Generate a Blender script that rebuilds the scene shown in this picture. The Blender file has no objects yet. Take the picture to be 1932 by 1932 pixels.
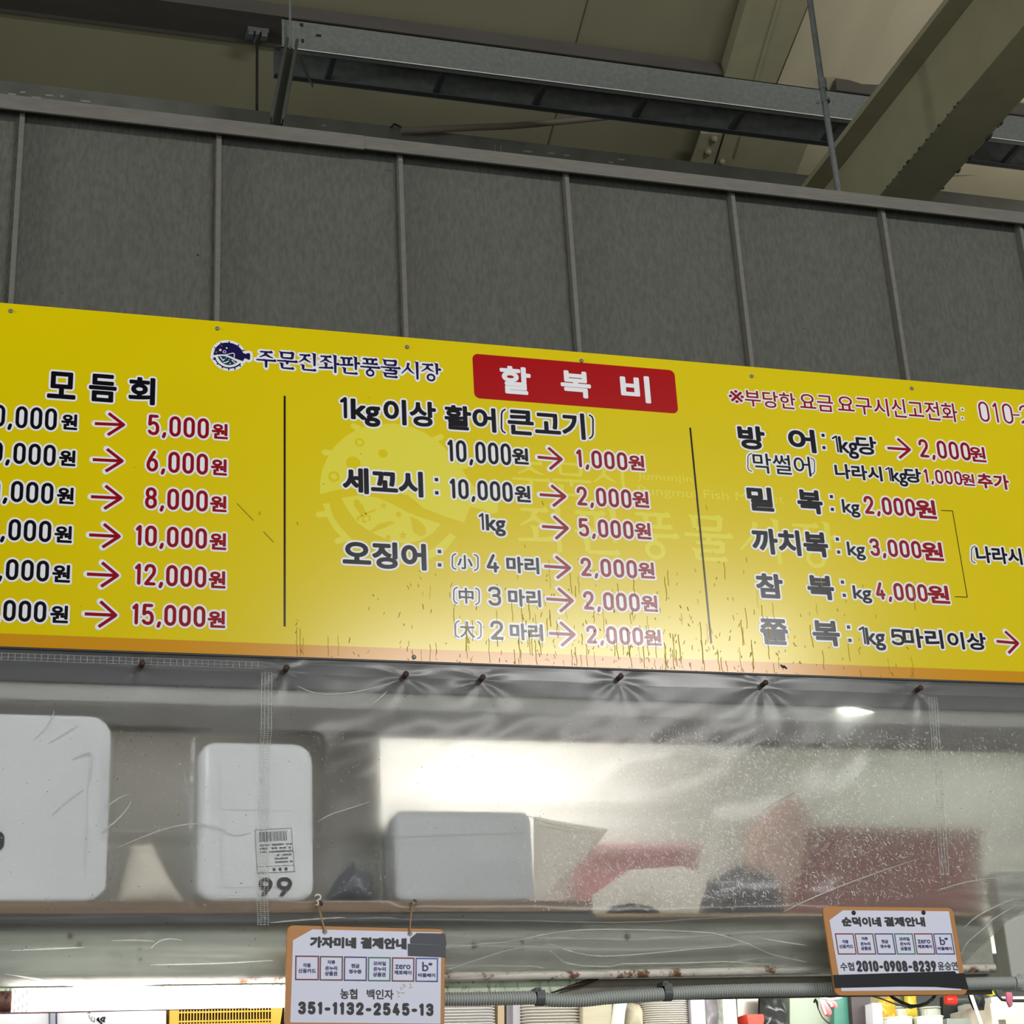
import bpy, bmesh, math, random
from mathutils import Vector, noise
random.seed(7)
SC = bpy.context.scene
COL = SC.collection

# ------------------------------------------------------------------ camera
# world: X along the stall front, Y away from the viewer, Z up; wall front is Y = 0
RX = Vector((0.9612648226105149, -0.2707931559086436, -0.05139073383998638))
RD = Vector((0.05714868781562413, 0.3782135096852287, -0.9239526874102016))
RF = Vector((0.26963673394500165, 0.8852263031590387, 0.3790388158261023))
FPX = 3377.13
CAM = Vector((0.0, -3.4, 1.55))
cd = bpy.data.cameras.new('camera')
cam = bpy.data.objects.new('camera', cd)
COL.objects.link(cam)
from mathutils import Matrix
M = Matrix((RX, -RD, -RF)).transposed().to_4x4()
M.translation = CAM
cam.matrix_world = M
cd.sensor_width = 36.0
cd.lens = FPX / 1932 * 36.0
cd.clip_start = 0.05
SC.camera = cam

# ------------------------------------------------------------------ light
def C(r, g, b, a=1.0):
    f = lambda c: (c/255/12.92) if c/255 <= 0.04045 else ((c/255+0.055)/1.055)**2.4
    return (f(r), f(g), f(b), a)
w = bpy.data.worlds.new('World')
SC.world = w
w.use_nodes = True
w.node_tree.nodes['Background'].inputs[0].default_value = (0.93, 1.0, 0.92, 1)
w.node_tree.nodes['Background'].inputs[1].default_value = 0.62
SC.view_settings.view_transform = 'Standard'
SC.view_settings.look = 'None'
SC.view_settings.gamma = 1.0
SC.view_settings.exposure = 0.0
SC.view_settings.use_curve_mapping = False

def area(name, loc, target, sx, sy, power, col=(1, 1, 1), spread=180):
    l = bpy.data.lights.new(name, 'AREA')
    l.shape = 'RECTANGLE'; l.size = sx; l.size_y = sy
    l.energy = power; l.color = col; l.spread = math.radians(spread)
    o = bpy.data.objects.new(name, l)
    COL.objects.link(o)
    o.location = loc
    o.rotation_euler = (Vector(target)-Vector(loc)).to_track_quat('-Z', 'Y').to_euler()
    return o
area('market_lamp', (2.82, -5.1, 4.2), (1.1, 0, 2.6), 2.3, 0.3, 152, (1, 0.98, 0.96))
area('aisle_light', (-0.5, -5.5, 2.2), (1.0, 0, 2.4), 3.0, 1.6, 68, (0.97, 1, 1))
area('shelf_fill', (1.12, 0.10, 2.60), (1.12, 0.34, 2.50), 0.72, 0.03, 6.0, (1, 0.99, 0.98))  # unseen light added to imitate the glare on the recess back panel
area('shelf_fill_right', (2.2, 0.10, 2.60), (2.15, 0.34, 2.40), 0.9, 0.03, 2.2, (0.93, 1, 0.90))  # unseen light added to lift the recess at right
area('shelf_fill_left', (0.32, 0.10, 2.62), (0.32, 0.36, 2.3), 0.5, 0.03, 0.55, (1, 0.97, 0.92))  # unseen light added to raise the dark left of the recess
area('stall_lamp', (0.9, 0.35, 2.10), (0.9, 0.9, 1.95), 2.2, 0.1, 3.2, (1, 1, 0.95))
area('hall_fill', (-2.6, -0.8, 3.75), (2.3, 0.2, 4.45), 0.6, 0.4, 6, (1, 0.97, 0.9), 70)  # unseen light added to brighten the overhead beam faces
area('stall_fill_right', (2.0, 0.30, 2.10), (2.0, 0.8, 1.95), 0.8, 0.1, 2.6, (1, 1, 0.95))  # unseen light added to brighten the stall interior at right
area('loft_fill', (3.6, 0.6, 4.35), (2.6, 1.2, 5.0), 0.5, 0.5, 3.2, (1, 0.95, 0.85))  # unseen light added to brighten the roof at right

# ------------------------------------------------------------------ pixel rays to points on real planes
def ray(px, py):
    return RX*((px-966)/FPX) + RD*((py-966)/FPX) + RF
def aty(px, py, Y):
    d = ray(px, py); return CAM + d*((Y-CAM.y)/d.y)
def atz(px, py, Z):
    d = ray(px, py); return CAM + d*((Z-CAM.z)/d.z)
def atx(px, py, X):
    d = ray(px, py); return CAM + d*((X-CAM.x)/d.x)

# ------------------------------------------------------------------ materials
MATS = {}
def mat(name, col, rough=0.5, metal=0.0, spec=0.5, bump=0.0, bscale=80, var=0.0, vscale=20, stretch=(1, 1, 1), emit=0):
    if name in MATS: return MATS[name]
    m = bpy.data.materials.new(name); m.use_nodes = True
    nt = m.node_tree; b = nt.nodes['Principled BSDF']
    b.inputs['Base Color'].default_value = col
    b.inputs['Roughness'].default_value = rough
    b.inputs['Metallic'].default_value = metal
    b.inputs['Specular IOR Level'].default_value = spec
    tc = mp = None
    if var or bump:
        tc = nt.nodes.new('ShaderNodeTexCoord'); mp = nt.nodes.new('ShaderNodeMapping')
        mp.inputs['Scale'].default_value = stretch
        nt.links.new(tc.outputs['Object'], mp.inputs[0])
    if var:
        n = nt.nodes.new('ShaderNodeTexNoise'); n.inputs['Scale'].default_value = vscale; n.inputs['Detail'].default_value = 6
        nt.links.new(mp.outputs[0], n.inputs['Vector'])
        r = nt.nodes.new('ShaderNodeMapRange')
        r.inputs['From Min'].default_value = 0.3; r.inputs['From Max'].default_value = 0.7
        r.inputs['To Min'].default_value = 1-var; r.inputs['To Max'].default_value = 1+var
        nt.links.new(n.outputs['Fac'], r.inputs['Value'])
        mx = nt.nodes.new('ShaderNodeMix'); mx.data_type = 'RGBA'; mx.blend_type = 'MULTIPLY'; mx.inputs[0].default_value = 1
        mx.inputs[6].default_value = col
        nt.links.new(r.outputs[0], mx.inputs[7]); nt.links.new(mx.outputs[2], b.inputs['Base Color'])
    if bump:
        n = nt.nodes.new('ShaderNodeTexNoise'); n.inputs['Scale'].default_value = bscale; n.inputs['Detail'].default_value = 5
        nt.links.new(mp.outputs[0], n.inputs['Vector'])
        bp = nt.nodes.new('ShaderNodeBump'); bp.inputs['Strength'].default_value = bump; bp.inputs['Distance'].default_value = 0.01
        nt.links.new(n.outputs['Fac'], bp.inputs['Height']); nt.links.new(bp.outputs[0], b.inputs['Normal'])
    if emit:
        b.inputs['Emission Color'].default_value = col; b.inputs['Emission Strength'].default_value = emit
    MATS[name] = m
    return m

def mat_rusty(name, col, rust, amount=0.5, scale=14, stretch=(1, 1, 1), rough=0.5, vscale=30):
    m = mat(name, col, rough, var=0.12, vscale=vscale, bump=0.15, bscale=60)
    nt = m.node_tree; b = nt.nodes['Principled BSDF']
    src = b.inputs['Base Color'].links[0].from_socket
    tc = nt.nodes.new('ShaderNodeTexCoord'); mp = nt.nodes.new('ShaderNodeMapping'); mp.inputs['Scale'].default_value = stretch
    n = nt.nodes.new('ShaderNodeTexNoise'); n.inputs['Scale'].default_value = scale; n.inputs['Detail'].default_value = 8; n.inputs['Roughness'].default_value = 0.65
    nt.links.new(tc.outputs['Object'], mp.inputs[0]); nt.links.new(mp.outputs[0], n.inputs['Vector'])
    r = nt.nodes.new('ShaderNodeMapRange'); r.inputs['From Min'].default_value = 1-amount; r.inputs['From Max'].default_value = 1-amount+0.08
    nt.links.new(n.outputs['Fac'], r.inputs['Value'])
    mx = nt.nodes.new('ShaderNodeMix'); mx.data_type = 'RGBA'; mx.inputs[7].default_value = rust
    nt.links.new(r.outputs[0], mx.inputs[0]); nt.links.new(src, mx.inputs[6]); nt.links.new(mx.outputs[2], b.inputs['Base Color'])
    return m

def mat_film(name, haze=0.2, tint=(0.92, 0.93, 0.93, 1), rough=0.12, scratch=0.0, gloss=0.3, blur=0.0, base=0.02):
    """clear or clouded plastic film: see-through with a veil, scuffs and a shine"""
    m = bpy.data.materials.new(name); m.use_nodes = True
    nt = m.node_tree; nt.nodes.clear()
    out = nt.nodes.new('ShaderNodeOutputMaterial')
    tr = nt.nodes.new('ShaderNodeBsdfTransparent'); tr.inputs[0].default_value = (1, 1, 1, 1)
    df = nt.nodes.new('ShaderNodeBsdfDiffuse'); df.inputs[0].default_value = tint
    tl = nt.nodes.new('ShaderNodeBsdfTranslucent'); tl.inputs[0].default_value = tint
    gl = nt.nodes.new('ShaderNodeBsdfGlossy'); gl.inputs['Roughness'].default_value = rough
    if blur:
        rf = nt.nodes.new('ShaderNodeBsdfRefraction'); rf.inputs['IOR'].default_value = 1.12; rf.inputs['Roughness'].default_value = blur
        mb_ = nt.nodes.new('ShaderNodeMixShader'); mb_.inputs[0].default_value = 0.8
        nt.links.new(tr.outputs[0], mb_.inputs[1]); nt.links.new(rf.outputs[0], mb_.inputs[2]); tr = mb_
    m1 = nt.nodes.new('ShaderNodeMixShader'); m1.inputs[0].default_value = 0.5
    nt.links.new(df.outputs[0], m1.inputs[1]); nt.links.new(tl.outputs[0], m1.inputs[2])
    m2 = nt.nodes.new('ShaderNodeMixShader')
    nt.links.new(tr.outputs[0], m2.inputs[1]); nt.links.new(m1.outputs[0], m2.inputs[2])
    tc = nt.nodes.new('ShaderNodeTexCoord')
    n = nt.nodes.new('ShaderNodeTexNoise'); n.inputs['Scale'].default_value = 3.0; n.inputs['Detail'].default_value = 5
    nt.links.new(tc.outputs['Object'], n.inputs['Vector'])
    r = nt.nodes.new('ShaderNodeMapRange'); r.inputs['From Min'].default_value = 0.3; r.inputs['From Max'].default_value = 0.75
    r.inputs['To Min'].default_value = haze*0.6; r.inputs['To Max'].default_value = haze*1.5
    nt.links.new(n.outputs['Fac'], r.inputs['Value'])
    fac = r.outputs[0]
    if scratch:
        n2 = nt.nodes.new('ShaderNodeTexNoise'); n2.inputs['Scale'].default_value = 190; n2.inputs['Detail'].default_value = 3; n2.inputs['Distortion'].default_value = 1.5
        nt.links.new(tc.outputs['Object'], n2.inputs['Vector'])
        r2 = nt.nodes.new('ShaderNodeMapRange'); r2.inputs['From Min'].default_value = 0.60; r2.inputs['From Max'].default_value = 0.70
        r2.inputs['To Max'].default_value = scratch
        sx_ = nt.nodes.new('ShaderNodeSeparateXYZ'); nt.links.new(tc.outputs['Object'], sx_.inputs[0])
        rx_ = nt.nodes.new('ShaderNodeMapRange'); rx_.inputs['From Min'].default_value = -0.45; rx_.inputs['From Max'].default_value = 0.0; rx_.inputs['To Min'].default_value = 0.12; rx_.inputs['To Max'].default_value = 1.0
        nt.links.new(sx_.outputs[0], rx_.inputs['Value'])
        mu_ = nt.nodes.new('ShaderNodeMath'); mu_.operation = 'MULTIPLY'; nt.links.new(r2.outputs[0], mu_.inputs[0]); nt.links.new(rx_.outputs[0], mu_.inputs[1])
        nt.links.new(n2.outputs['Fac'], r2.inputs['Value'])
        ad = nt.nodes.new('ShaderNodeMath'); ad.operation = 'ADD'; ad.use_clamp = True
        nt.links.new(r.outputs[0], ad.inputs[0]); nt.links.new(mu_.outputs[0], ad.inputs[1])
        hz_ = nt.nodes.new('ShaderNodeMath'); hz_.operation = 'MULTIPLY'; hz_.inputs[1].default_value = 0.13; nt.links.new(rx_.outputs[0], hz_.inputs[0])
        ad2 = nt.nodes.new('ShaderNodeMath'); ad2.operation = 'ADD'; ad2.use_clamp = True; nt.links.new(ad.outputs[0], ad2.inputs[0]); nt.links.new(hz_.outputs[0], ad2.inputs[1]); fac = ad2.outputs[0]
    nt.links.new(fac, m2.inputs[0])
    fr = nt.nodes.new('ShaderNodeLayerWeight'); fr.inputs['Blend'].default_value = 0.35
    mm = nt.nodes.new('ShaderNodeMath'); mm.operation = 'MULTIPLY'; mm.inputs[1].default_value = gloss
    ma = nt.nodes.new('ShaderNodeMath'); ma.operation = 'ADD'; ma.inputs[1].default_value = base
    nt.links.new(fr.outputs['Fresnel'], mm.inputs[0]); nt.links.new(mm.outputs[0], ma.inputs[0])
    m3 = nt.nodes.new('ShaderNodeMixShader')
    nt.links.new(ma.outputs[0], m3.inputs[0]); nt.links.new(m2.outputs[0], m3.inputs[1]); nt.links.new(gl.outputs[0], m3.inputs[2])
    nt.links.new(m3.outputs[0], out.inputs[0])
    return m

# ------------------------------------------------------------------ mesh builder
class MB:
    def __init__(s): s.v = []; s.f = []; s.m = []; s.sm = []
    def add(s, vs, fs, mi=0, smooth=False):
        o = len(s.v); s.v += [tuple(p) for p in vs]
        for f in fs: s.f.append([i+o for i in f]); s.m.append(mi); s.sm.append(smooth)
    def poly(s, pts, mi=0): s.add(pts, [list(range(len(pts)))], mi)
    def box(s, a, b, mi=0):
        x0, y0, z0 = a; x1, y1, z1 = b
        s.add([(x0,y0,z0),(x1,y0,z0),(x1,y1,z0),(x0,y1,z0),(x0,y0,z1),(x1,y0,z1),(x1,y1,z1),(x0,y1,z1)],
              [(0,3,2,1),(4,5,6,7),(0,1,5,4),(1,2,6,5),(2,3,7,6),(3,0,4,7)], mi)
    def prism(s, pts, d, mi=0):
        """closed outline of 3D points pushed along vector d"""
        d = Vector(d); n = len(pts)
        vs = [Vector(p) for p in pts] + [Vector(p)+d for p in pts]
        fs = [list(range(n)), list(range(2*n-1, n-1, -1))] + [[i, i+n, (i+1) % n+n, (i+1) % n] for i in range(n)]
        s.add(vs, fs, mi)
    def profile(s, pts, x0, x1, mi=0):
        """(y,z) outline run along X"""
        s.prism([(x0, y, z) for y, z in pts], (x1-x0, 0, 0), mi)
    def tube(s, pts, r, n=10, mi=0, caps=True, smooth=True):
        pts = [Vector(p) for p in pts]; k = len(pts)
        rs = r if isinstance(r, (list, tuple)) else [r]*k
        rings = []; up = None
        for i, p in enumerate(pts):
            t = (pts[min(i+1, k-1)] - pts[max(i-1, 0)]).normalized()
            if up is None: up = Vector((0, 0, 1)) if abs(t.z) < 0.9 else Vector((0, 1, 0))
            a = t.cross(up).normalized(); b = a.cross(t).normalized(); up = b
            rings.append([p + a*(math.cos(j*2*math.pi/n)*rs[i]) + b*(math.sin(j*2*math.pi/n)*rs[i]) for j in range(n)])
        vs = [q for ring in rings for q in ring]
        fs = [[i*n+j, i*n+(j+1) % n, (i+1)*n+(j+1) % n, (i+1)*n+j] for i in range(k-1) for j in range(n)]
        s.add(vs, fs, mi, smooth)
        if caps:
            s.add(rings[0], [list(range(n-1, -1, -1))], mi); s.add(rings[-1], [list(range(n))], mi)
    def grid(s, fn, nu, nv, mi=0, smooth=True):
        vs = [fn(i/nu, j/nv) for j in range(nv+1) for i in range(nu+1)]
        fs = [[j*(nu+1)+i, j*(nu+1)+i+1, (j+1)*(nu+1)+i+1, (j+1)*(nu+1)+i] for j in range(nv) for i in range(nu)]
        s.add(vs, fs, mi, smooth)
    def ball(s, c, r, n=10, mi=0, sc=(1, 1, 1)):
        c = Vector(c)
        s.grid(lambda u, v: c + Vector((math.cos(u*2*math.pi)*math.sin(v*math.pi)*r*sc[0], math.sin(u*2*math.pi)*math.sin(v*math.pi)*r*sc[1], math.cos(v*math.pi)*r*sc[2])), n, n//2, mi)
    def build(s, name, mats, parent=None, bevel=0.0, seg=2, thick=0.0, base=None):
        if not isinstance(mats, (list, tuple)): mats = [mats]
        off = Vector((0, 0, 0))
        p = parent
        while p is not None: off += p.location; p = p.parent
        loc = Vector((0, 0, 0))
        if parent is None:
            xs = [q[0] for q in s.v]; ys = [q[1] for q in s.v]; zs = [q[2] for q in s.v]
            loc = Vector(base) if base else Vector(((min(xs)+max(xs))/2, (min(ys)+max(ys))/2, min(zs)))
        me = bpy.data.meshes.new(name)
        me.from_pydata([tuple(Vector(q)-off-loc) for q in s.v], [], s.f)
        for mm in mats: me.materials.append(mm)
        me.polygons.foreach_set('material_index', s.m)
        me.polygons.foreach_set('use_smooth', s.sm)
        me.update()
        o = bpy.data.objects.new(name, me); COL.objects.link(o)
        o.location = loc
        if parent is not None: o.parent = parent
        if bevel:
            bm = o.modifiers.new('bevel', 'BEVEL'); bm.width = bevel; bm.segments = seg; bm.limit_method = 'ANGLE'
        if thick:
            sm = o.modifiers.new('solid', 'SOLIDIFY'); sm.thickness = thick
        return o

def tag(o, label, cat, group=None):
    o['label'] = label; o['category'] = cat
    if group: o['group'] = group
    return o
def struct(o):
    o['kind'] = 'structure'; return o
def thing(name, label, cat, loc, group=None):
    o = bpy.data.objects.new(name, None); COL.objects.link(o)
    o.location = loc; o.empty_display_size = 0.05
    return tag(o, label, cat, group)
def dup(root, loc, label, group=None):
    r = root.copy(); COL.objects.link(r); r.location = loc; r['label'] = label
    if group: r['group'] = group
    for ch in list(root.children):
        c = ch.copy(); COL.objects.link(c); c.parent = r
        for g in list(ch.children):
            d = g.copy(); COL.objects.link(d); d.parent = c
    return r

# ------------------------------------------------------------------ flat lettering on a plane
class Plane:
    def __init__(s, O, ex=(1, 0, 0), ez=(0, 0, 1)):
        s.O = Vector(O); s.ex = Vector(ex).normalized(); s.ez = Vector(ez).normalized(); s.n = s.ex.cross(s.ez).normalized()
        if s.n.y > 0: s.n = -s.n
        a, b, c, d = s.ex.dot(s.ex), s.ex.dot(s.ez), s.ez.dot(s.ez), 0
        s.g = (a, b, c)
    def P(s, px, py):
        d = ray(px, py); t = (s.O-CAM).dot(s.n)/d.dot(s.n); q = CAM+d*t-s.O
        a, b, c = s.g; u, v = q.dot(s.ex), q.dot(s.ez); D = a*c-b*b
        return ((c*u-b*v)/D, (a*v-b*u)/D)
    def W(s, a, b, lift=0.0): return s.O + s.ex*a + s.ez*b + s.n*lift

GC = {}
_fc = bpy.data.curves.new('type', 'FONT'); _fc.resolution_u = 4
_fo = bpy.data.objects.new('type', _fc); COL.objects.link(_fo)
def glyph(txt):
    if txt in GC: return GC[txt]
    _fc.body = txt; bpy.context.view_layer.update()
    ev = _fo.evaluated_get(bpy.context.evaluated_depsgraph_get())
    me = ev.to_mesh()
    bm = bmesh.new(); bm.from_mesh(me); ev.to_mesh_clear()
    bmesh.ops.remove_doubles(bm, verts=bm.verts, dist=0.0004)
    bm.verts.index_update()
    vs = [(v.co.x, v.co.y) for v in bm.verts]
    fs = [[v.index for v in f.verts] for f in bm.faces]
    es = [(e.verts[0].index, e.verts[1].index) for e in bm.edges if len(e.link_faces) == 1]
    bm.free()
    GC[txt] = (vs, fs, es); return GC[txt]

def pen(pts, edges, w, n=8):
    """round pen of half width w along edges between in-plane points: list of stadium outlines"""
    out = []; h = max(2, n//2)
    for i, j in edges:
        (x0, y0), (x1, y1) = pts[i], pts[j]
        if math.hypot(x1-x0, y1-y0) < 1e-6: continue
        t = math.atan2(y1-y0, x1-x0)
        out.append([(x1+w*math.cos(t-math.pi/2+k*math.pi/h), y1+w*math.sin(t-math.pi/2+k*math.pi/h)) for k in range(h+1)] +
                   [(x0+w*math.cos(t+math.pi/2+k*math.pi/h), y0+w*math.sin(t+math.pi/2+k*math.pi/h)) for k in range(h+1)])
    return out
from mathutils.geometry import delaunay_2d_cdt
import numpy as np
def convex(q):
    e = np.roll(q, -1, axis=0)-q; f = np.roll(e, -1, axis=0)
    return bool(np.all(e[:, 0]*f[:, 1]-e[:, 1]*f[:, 0] >= -1e-9))
def merge(mb, pl, polys, mi, lift):
    """one clean flat sheet covering every outline in polys"""
    # split into clusters whose boxes touch, to keep each merge small
    boxes = [(min(p[0] for p in q), min(p[1] for p in q), max(p[0] for p in q), max(p[1] for p in q)) for q in polys]
    order = sorted(range(len(polys)), key=lambda i: boxes[i][0]); groups = []; cur = []; right = -1e9
    for i in order:
        if boxes[i][0] > right+1e-5 and cur: groups.append(cur); cur = []
        cur.append(i); right = max(right, boxes[i][2]) if len(cur) > 1 else boxes[i][2]
    if cur: groups.append(cur)
    for g in groups:
        x0 = min(boxes[i][0] for i in g); y0 = min(boxes[i][1] for i in g)
        vs = []; fs = []
        for i in g:
            o = len(vs); q = polys[i]
            if sum(q[k][0]*q[(k+1) % len(q)][1]-q[(k+1) % len(q)][0]*q[k][1] for k in range(len(q))) < 0: q = q[::-1]
            vs += [Vector(((p[0]-x0)*100, (p[1]-y0)*100)) for p in q]; fs.append(list(range(o, o+len(q))))
        r = delaunay_2d_cdt(vs, [], fs, 0, 1e-5, False)
        V = np.array([(v.x, v.y) for v in r[0]]); keep = []
        tri = [f for f in r[2]]
        cen = np.array([V[f].mean(axis=0) for f in tri]) if tri else np.zeros((0, 2))
        ins = np.zeros(len(tri), bool)
        for f in fs:
            q = np.array([(vs[k].x, vs[k].y) for k in f]); e_ = np.roll(q, -1, axis=0)-q
            if len(f) > 3 and not convex(q):
                x_, y_ = cen[:, 0], cen[:, 1]; c_ = np.zeros(len(tri), bool); qn = np.roll(q, -1, axis=0)
                for (ax, ay), (bx, by) in zip(q, qn):
                    if ay != by: c_ ^= ((ay > y_) != (by > y_)) & (x_ < (bx-ax)*(y_-ay)/(by-ay)+ax)
                ins |= c_
            else:
                ins |= np.all(e_[None, :, 0]*(cen[:, None, 1]-q[None, :, 1]) - e_[None, :, 1]*(cen[:, None, 0]-q[None, :, 0]) >= -1e-9, axis=1)
        mb.add([pl.W(v.x/100+x0, v.y/100+y0, lift) for v in r[0]], [f for f, k in zip(tri, ins) if k], mi)
def fat(mb, pl, pts, edges, w, mi, lift, n=8):
    merge(mb, pl, pen(pts, edges, w, n), mi, lift)

def rr(x0, y0, x1, y1, r, n=4):
    o = []
    for cx, cy, a in ((x1-r[0], y1-r[1], 0), (x0+r[0], y1-r[1], 1), (x0+r[0], y0+r[1], 2), (x1-r[0], y0+r[1], 3)):
        o += [(cx+r[0]*math.cos((a+k/n)*math.pi/2), cy+r[1]*math.sin((a+k/n)*math.pi/2)) for k in range(n+1)]
    return o+[o[0]]
DG = {'0': (1, [rr(0, 0, 1, 1, (.5, .26))]),
 '1': (.42, [[(0, .84), (.75, 1), (.75, 0)]]),
 '2': (1, [[(0, .74), (.05, .88), (.24, .98), (.5, 1), (.78, .97), (.96, .86), (1, .7), (.9, .54), (0, 0), (1, 0)]]),
 '3': (1, [[(.02, .84), (.2, .97), (.5, 1), (.8, .97), (.97, .86), (.97, .68), (.82, .56), (.4, .53)], [(.82, .53), (1, .4), (1, .17), (.82, .03), (.5, 0), (.2, .03), (.0, .16)]]),
 '4': (1, [[(.6, 1), (0, .25), (1, .25)], [(.74, .5), (.74, 0)]]),
 '5': (1, [[(.92, 1), (.1, 1), (.04, .52), (.25, .6), (.55, .63), (.85, .56), (1, .4), (1, .18), (.82, .04), (.5, 0), (.18, .04), (0, .14)]]),
 '6': (1, [[(.72, 1), (.2, .6), (.02, .36)], rr(0, 0, 1, .58, (.5, .26))]),
 '8': (1, [rr(.05, .53, .95, 1, (.45, .2)), rr(0, 0, 1, .53, (.5, .22))]),
 '9': (1, [[(.28, 0), (.8, .4), (.98, .64)], rr(0, .42, 1, 1, (.5, .26))]),
 ',': (.16, [[(.9, .06), (0, -.14)]]), '-': (.62, [[(0, .42), (1, .42)]])}
LIFT = [0]
def digits(mb, pl, txt, BL, TR, ink, bold, out, ow, gap):
    a0, b0 = pl.P(*BL); a1, b1 = pl.P(*TR); w = bold
    a0 += w; a1 -= w; b0 += w; b1 -= w
    tot = sum(DG[c][0] for c in txt) + gap*(len(txt)-1); s_ = (a1-a0)/tot; x = a0; pens = []; outs = []
    for c in txt:
        dw, st = DG[c]
        for path in st:
            pts = [(x+px*dw*s_, b0+py*(b1-b0)) for px, py in path]; es = [(k, k+1) for k in range(len(pts)-1)]
            pens += pen(pts, es, w, 6)
            if out is not None: outs += pen(pts, es, w+ow, 8)
            if out is not None and c == '0' and dw*s_ < .03: outs.append(pts[:-1])
        x += (dw+gap)*s_
    LIFT[0] = (LIFT[0]+1) % 9; d = LIFT[0]*1.5e-5
    if out is not None: merge(mb, pl, outs, out, .0004+d)
    merge(mb, pl, pens, ink, .0008+d)

def text(mb, pl, txt, BL, TR, ink=0, bold=0.0016, out=None, ow=0.0045, mode=None):
    """lettering whose ink runs from pixel corner BL (bottom left) to TR (top right) on the plane"""
    if all(c in DG for c in txt):
        return digits(mb, pl, txt, BL, TR, ink, max(bold*2.0, .0011), out, ow, .75)
    if txt == '1kg':
        xm = BL[0]+(TR[0]-BL[0])*.20; xk = BL[0]+(TR[0]-BL[0])*.27; sl = (TR[1]-BL[1])*0
        digits(mb, pl, '1', BL, (xm, TR[1]-(TR[0]-xm)*.09), ink, max(bold*1.7, .0011), out, ow, .5)
        return text(mb, pl, 'kg', (xk, BL[1]+(xk-BL[0])*.07), TR, ink, bold, out, ow, 'cap')
    vs, fs, es = glyph(txt)
    xs = [p[0] for p in vs]; ys = [p[1] for p in vs]
    x0, x1 = min(xs), max(xs)
    latin = all(ord(c) < 128 for c in txt)
    if mode is None: mode = 'cap' if (latin and any(c.isdigit() or c in 'kb' for c in txt)) else 'box'
    y0, y1 = (0.0, 0.70) if mode == 'cap' else (min(ys), max(ys))
    a0, b0 = pl.P(*BL); a1, b1 = pl.P(*TR)
    a0 += bold; a1 -= bold; b0 += bold; b1 -= bold
    sx = (a1-a0)/max(x1-x0, 1e-6); sy = (b1-b0)/(y1-y0)
    pts = [(a0+(x-x0)*sx, b0+(y-y0)*sy) for x, y in vs]
    LIFT[0] = (LIFT[0]+1) % 9; d = LIFT[0]*1.5e-5
    fills = [[pts[i] for i in f] for f in fs]
    if out is not None: merge(mb, pl, pen(pts, es, bold+ow) + fills, out, 0.0004+d)
    merge(mb, pl, (pen(pts, es, bold, 6) if bold else []) + fills, ink, 0.0008+d)

def line(mb, pl, pxs, wpx_m, mi, lift=0.0008, out=None, ow=0.0045, closed=False, butt=True):
    pts = [pl.P(*p) for p in pxs]
    seq(mb, pl, pts, wpx_m, mi, lift, out, ow, closed, butt)
def seq(mb, pl, pts, w, mi, lift=0.0008, out=None, ow=0.0045, closed=False, butt=True):
    n = len(pts)
    es = [(i, i+1) for i in range(n-1)] + ([(n-1, 0)] if closed else [])
    if out is not None: fat(mb, pl, pts, es, w+ow, out, 0.0004)
    if butt and not closed:
        polys = []
        for k, (i, j) in enumerate(es):
            (x0, y0), (x1, y1) = pts[i], pts[j]; L = math.hypot(x1-x0, y1-y0) or 1e-6
            nx, ny = -(y1-y0)/L*w, (x1-x0)/L*w
            polys.append([(x0+nx, y0+ny), (x0-nx, y0-ny), (x1-nx, y1-ny), (x1+nx, y1+ny)])
        for x, y in pts[1:-1]: polys.append([(x+w*math.cos(k*math.pi/4), y+w*math.sin(k*math.pi/4)) for k in range(8)])
        merge(mb, pl, polys, mi, lift)
    else: fat(mb, pl, pts, es, w, mi, lift)
def shape(mb, pl, pxs, mi, lift=0.0008):
    mb.poly([pl.W(*pl.P(*p), lift) for p in pxs], mi)
def dot(mb, pl, px, r, mi, lift=0.001, n=12, sq=False):
    a, b = pl.P(*px)
    if sq: mb.poly([pl.W(a-r, b-r, lift), pl.W(a+r, b-r, lift), pl.W(a+r, b+r, lift), pl.W(a-r, b+r, lift)], mi)
    else: mb.poly([pl.W(a+r*math.cos(k*2*math.pi/n), b+r*math.sin(k*2*math.pi/n), lift) for k in range(n)], mi)
def screw_head(mb, p, r, mi=0, h=None):
    """pan-head screw facing the viewer at p"""
    h = h or r*0.7
    p = Vector(p); n = 12
    rings = [(r, 0), (r, h*0.4), (r*0.75, h*0.85), (r*0.3, h)]
    vs = [p+Vector((rr*math.cos(k*2*math.pi/n), -d, rr*math.sin(k*2*math.pi/n))) for rr, d in rings for k in range(n)]
    fs = [[i*n+k, i*n+(k+1) % n, (i+1)*n+(k+1) % n, (i+1)*n+k] for i in range(3) for k in range(n)] + [[3*n+k for k in range(n)]]
    mb.add(vs, fs, mi, True)
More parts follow.
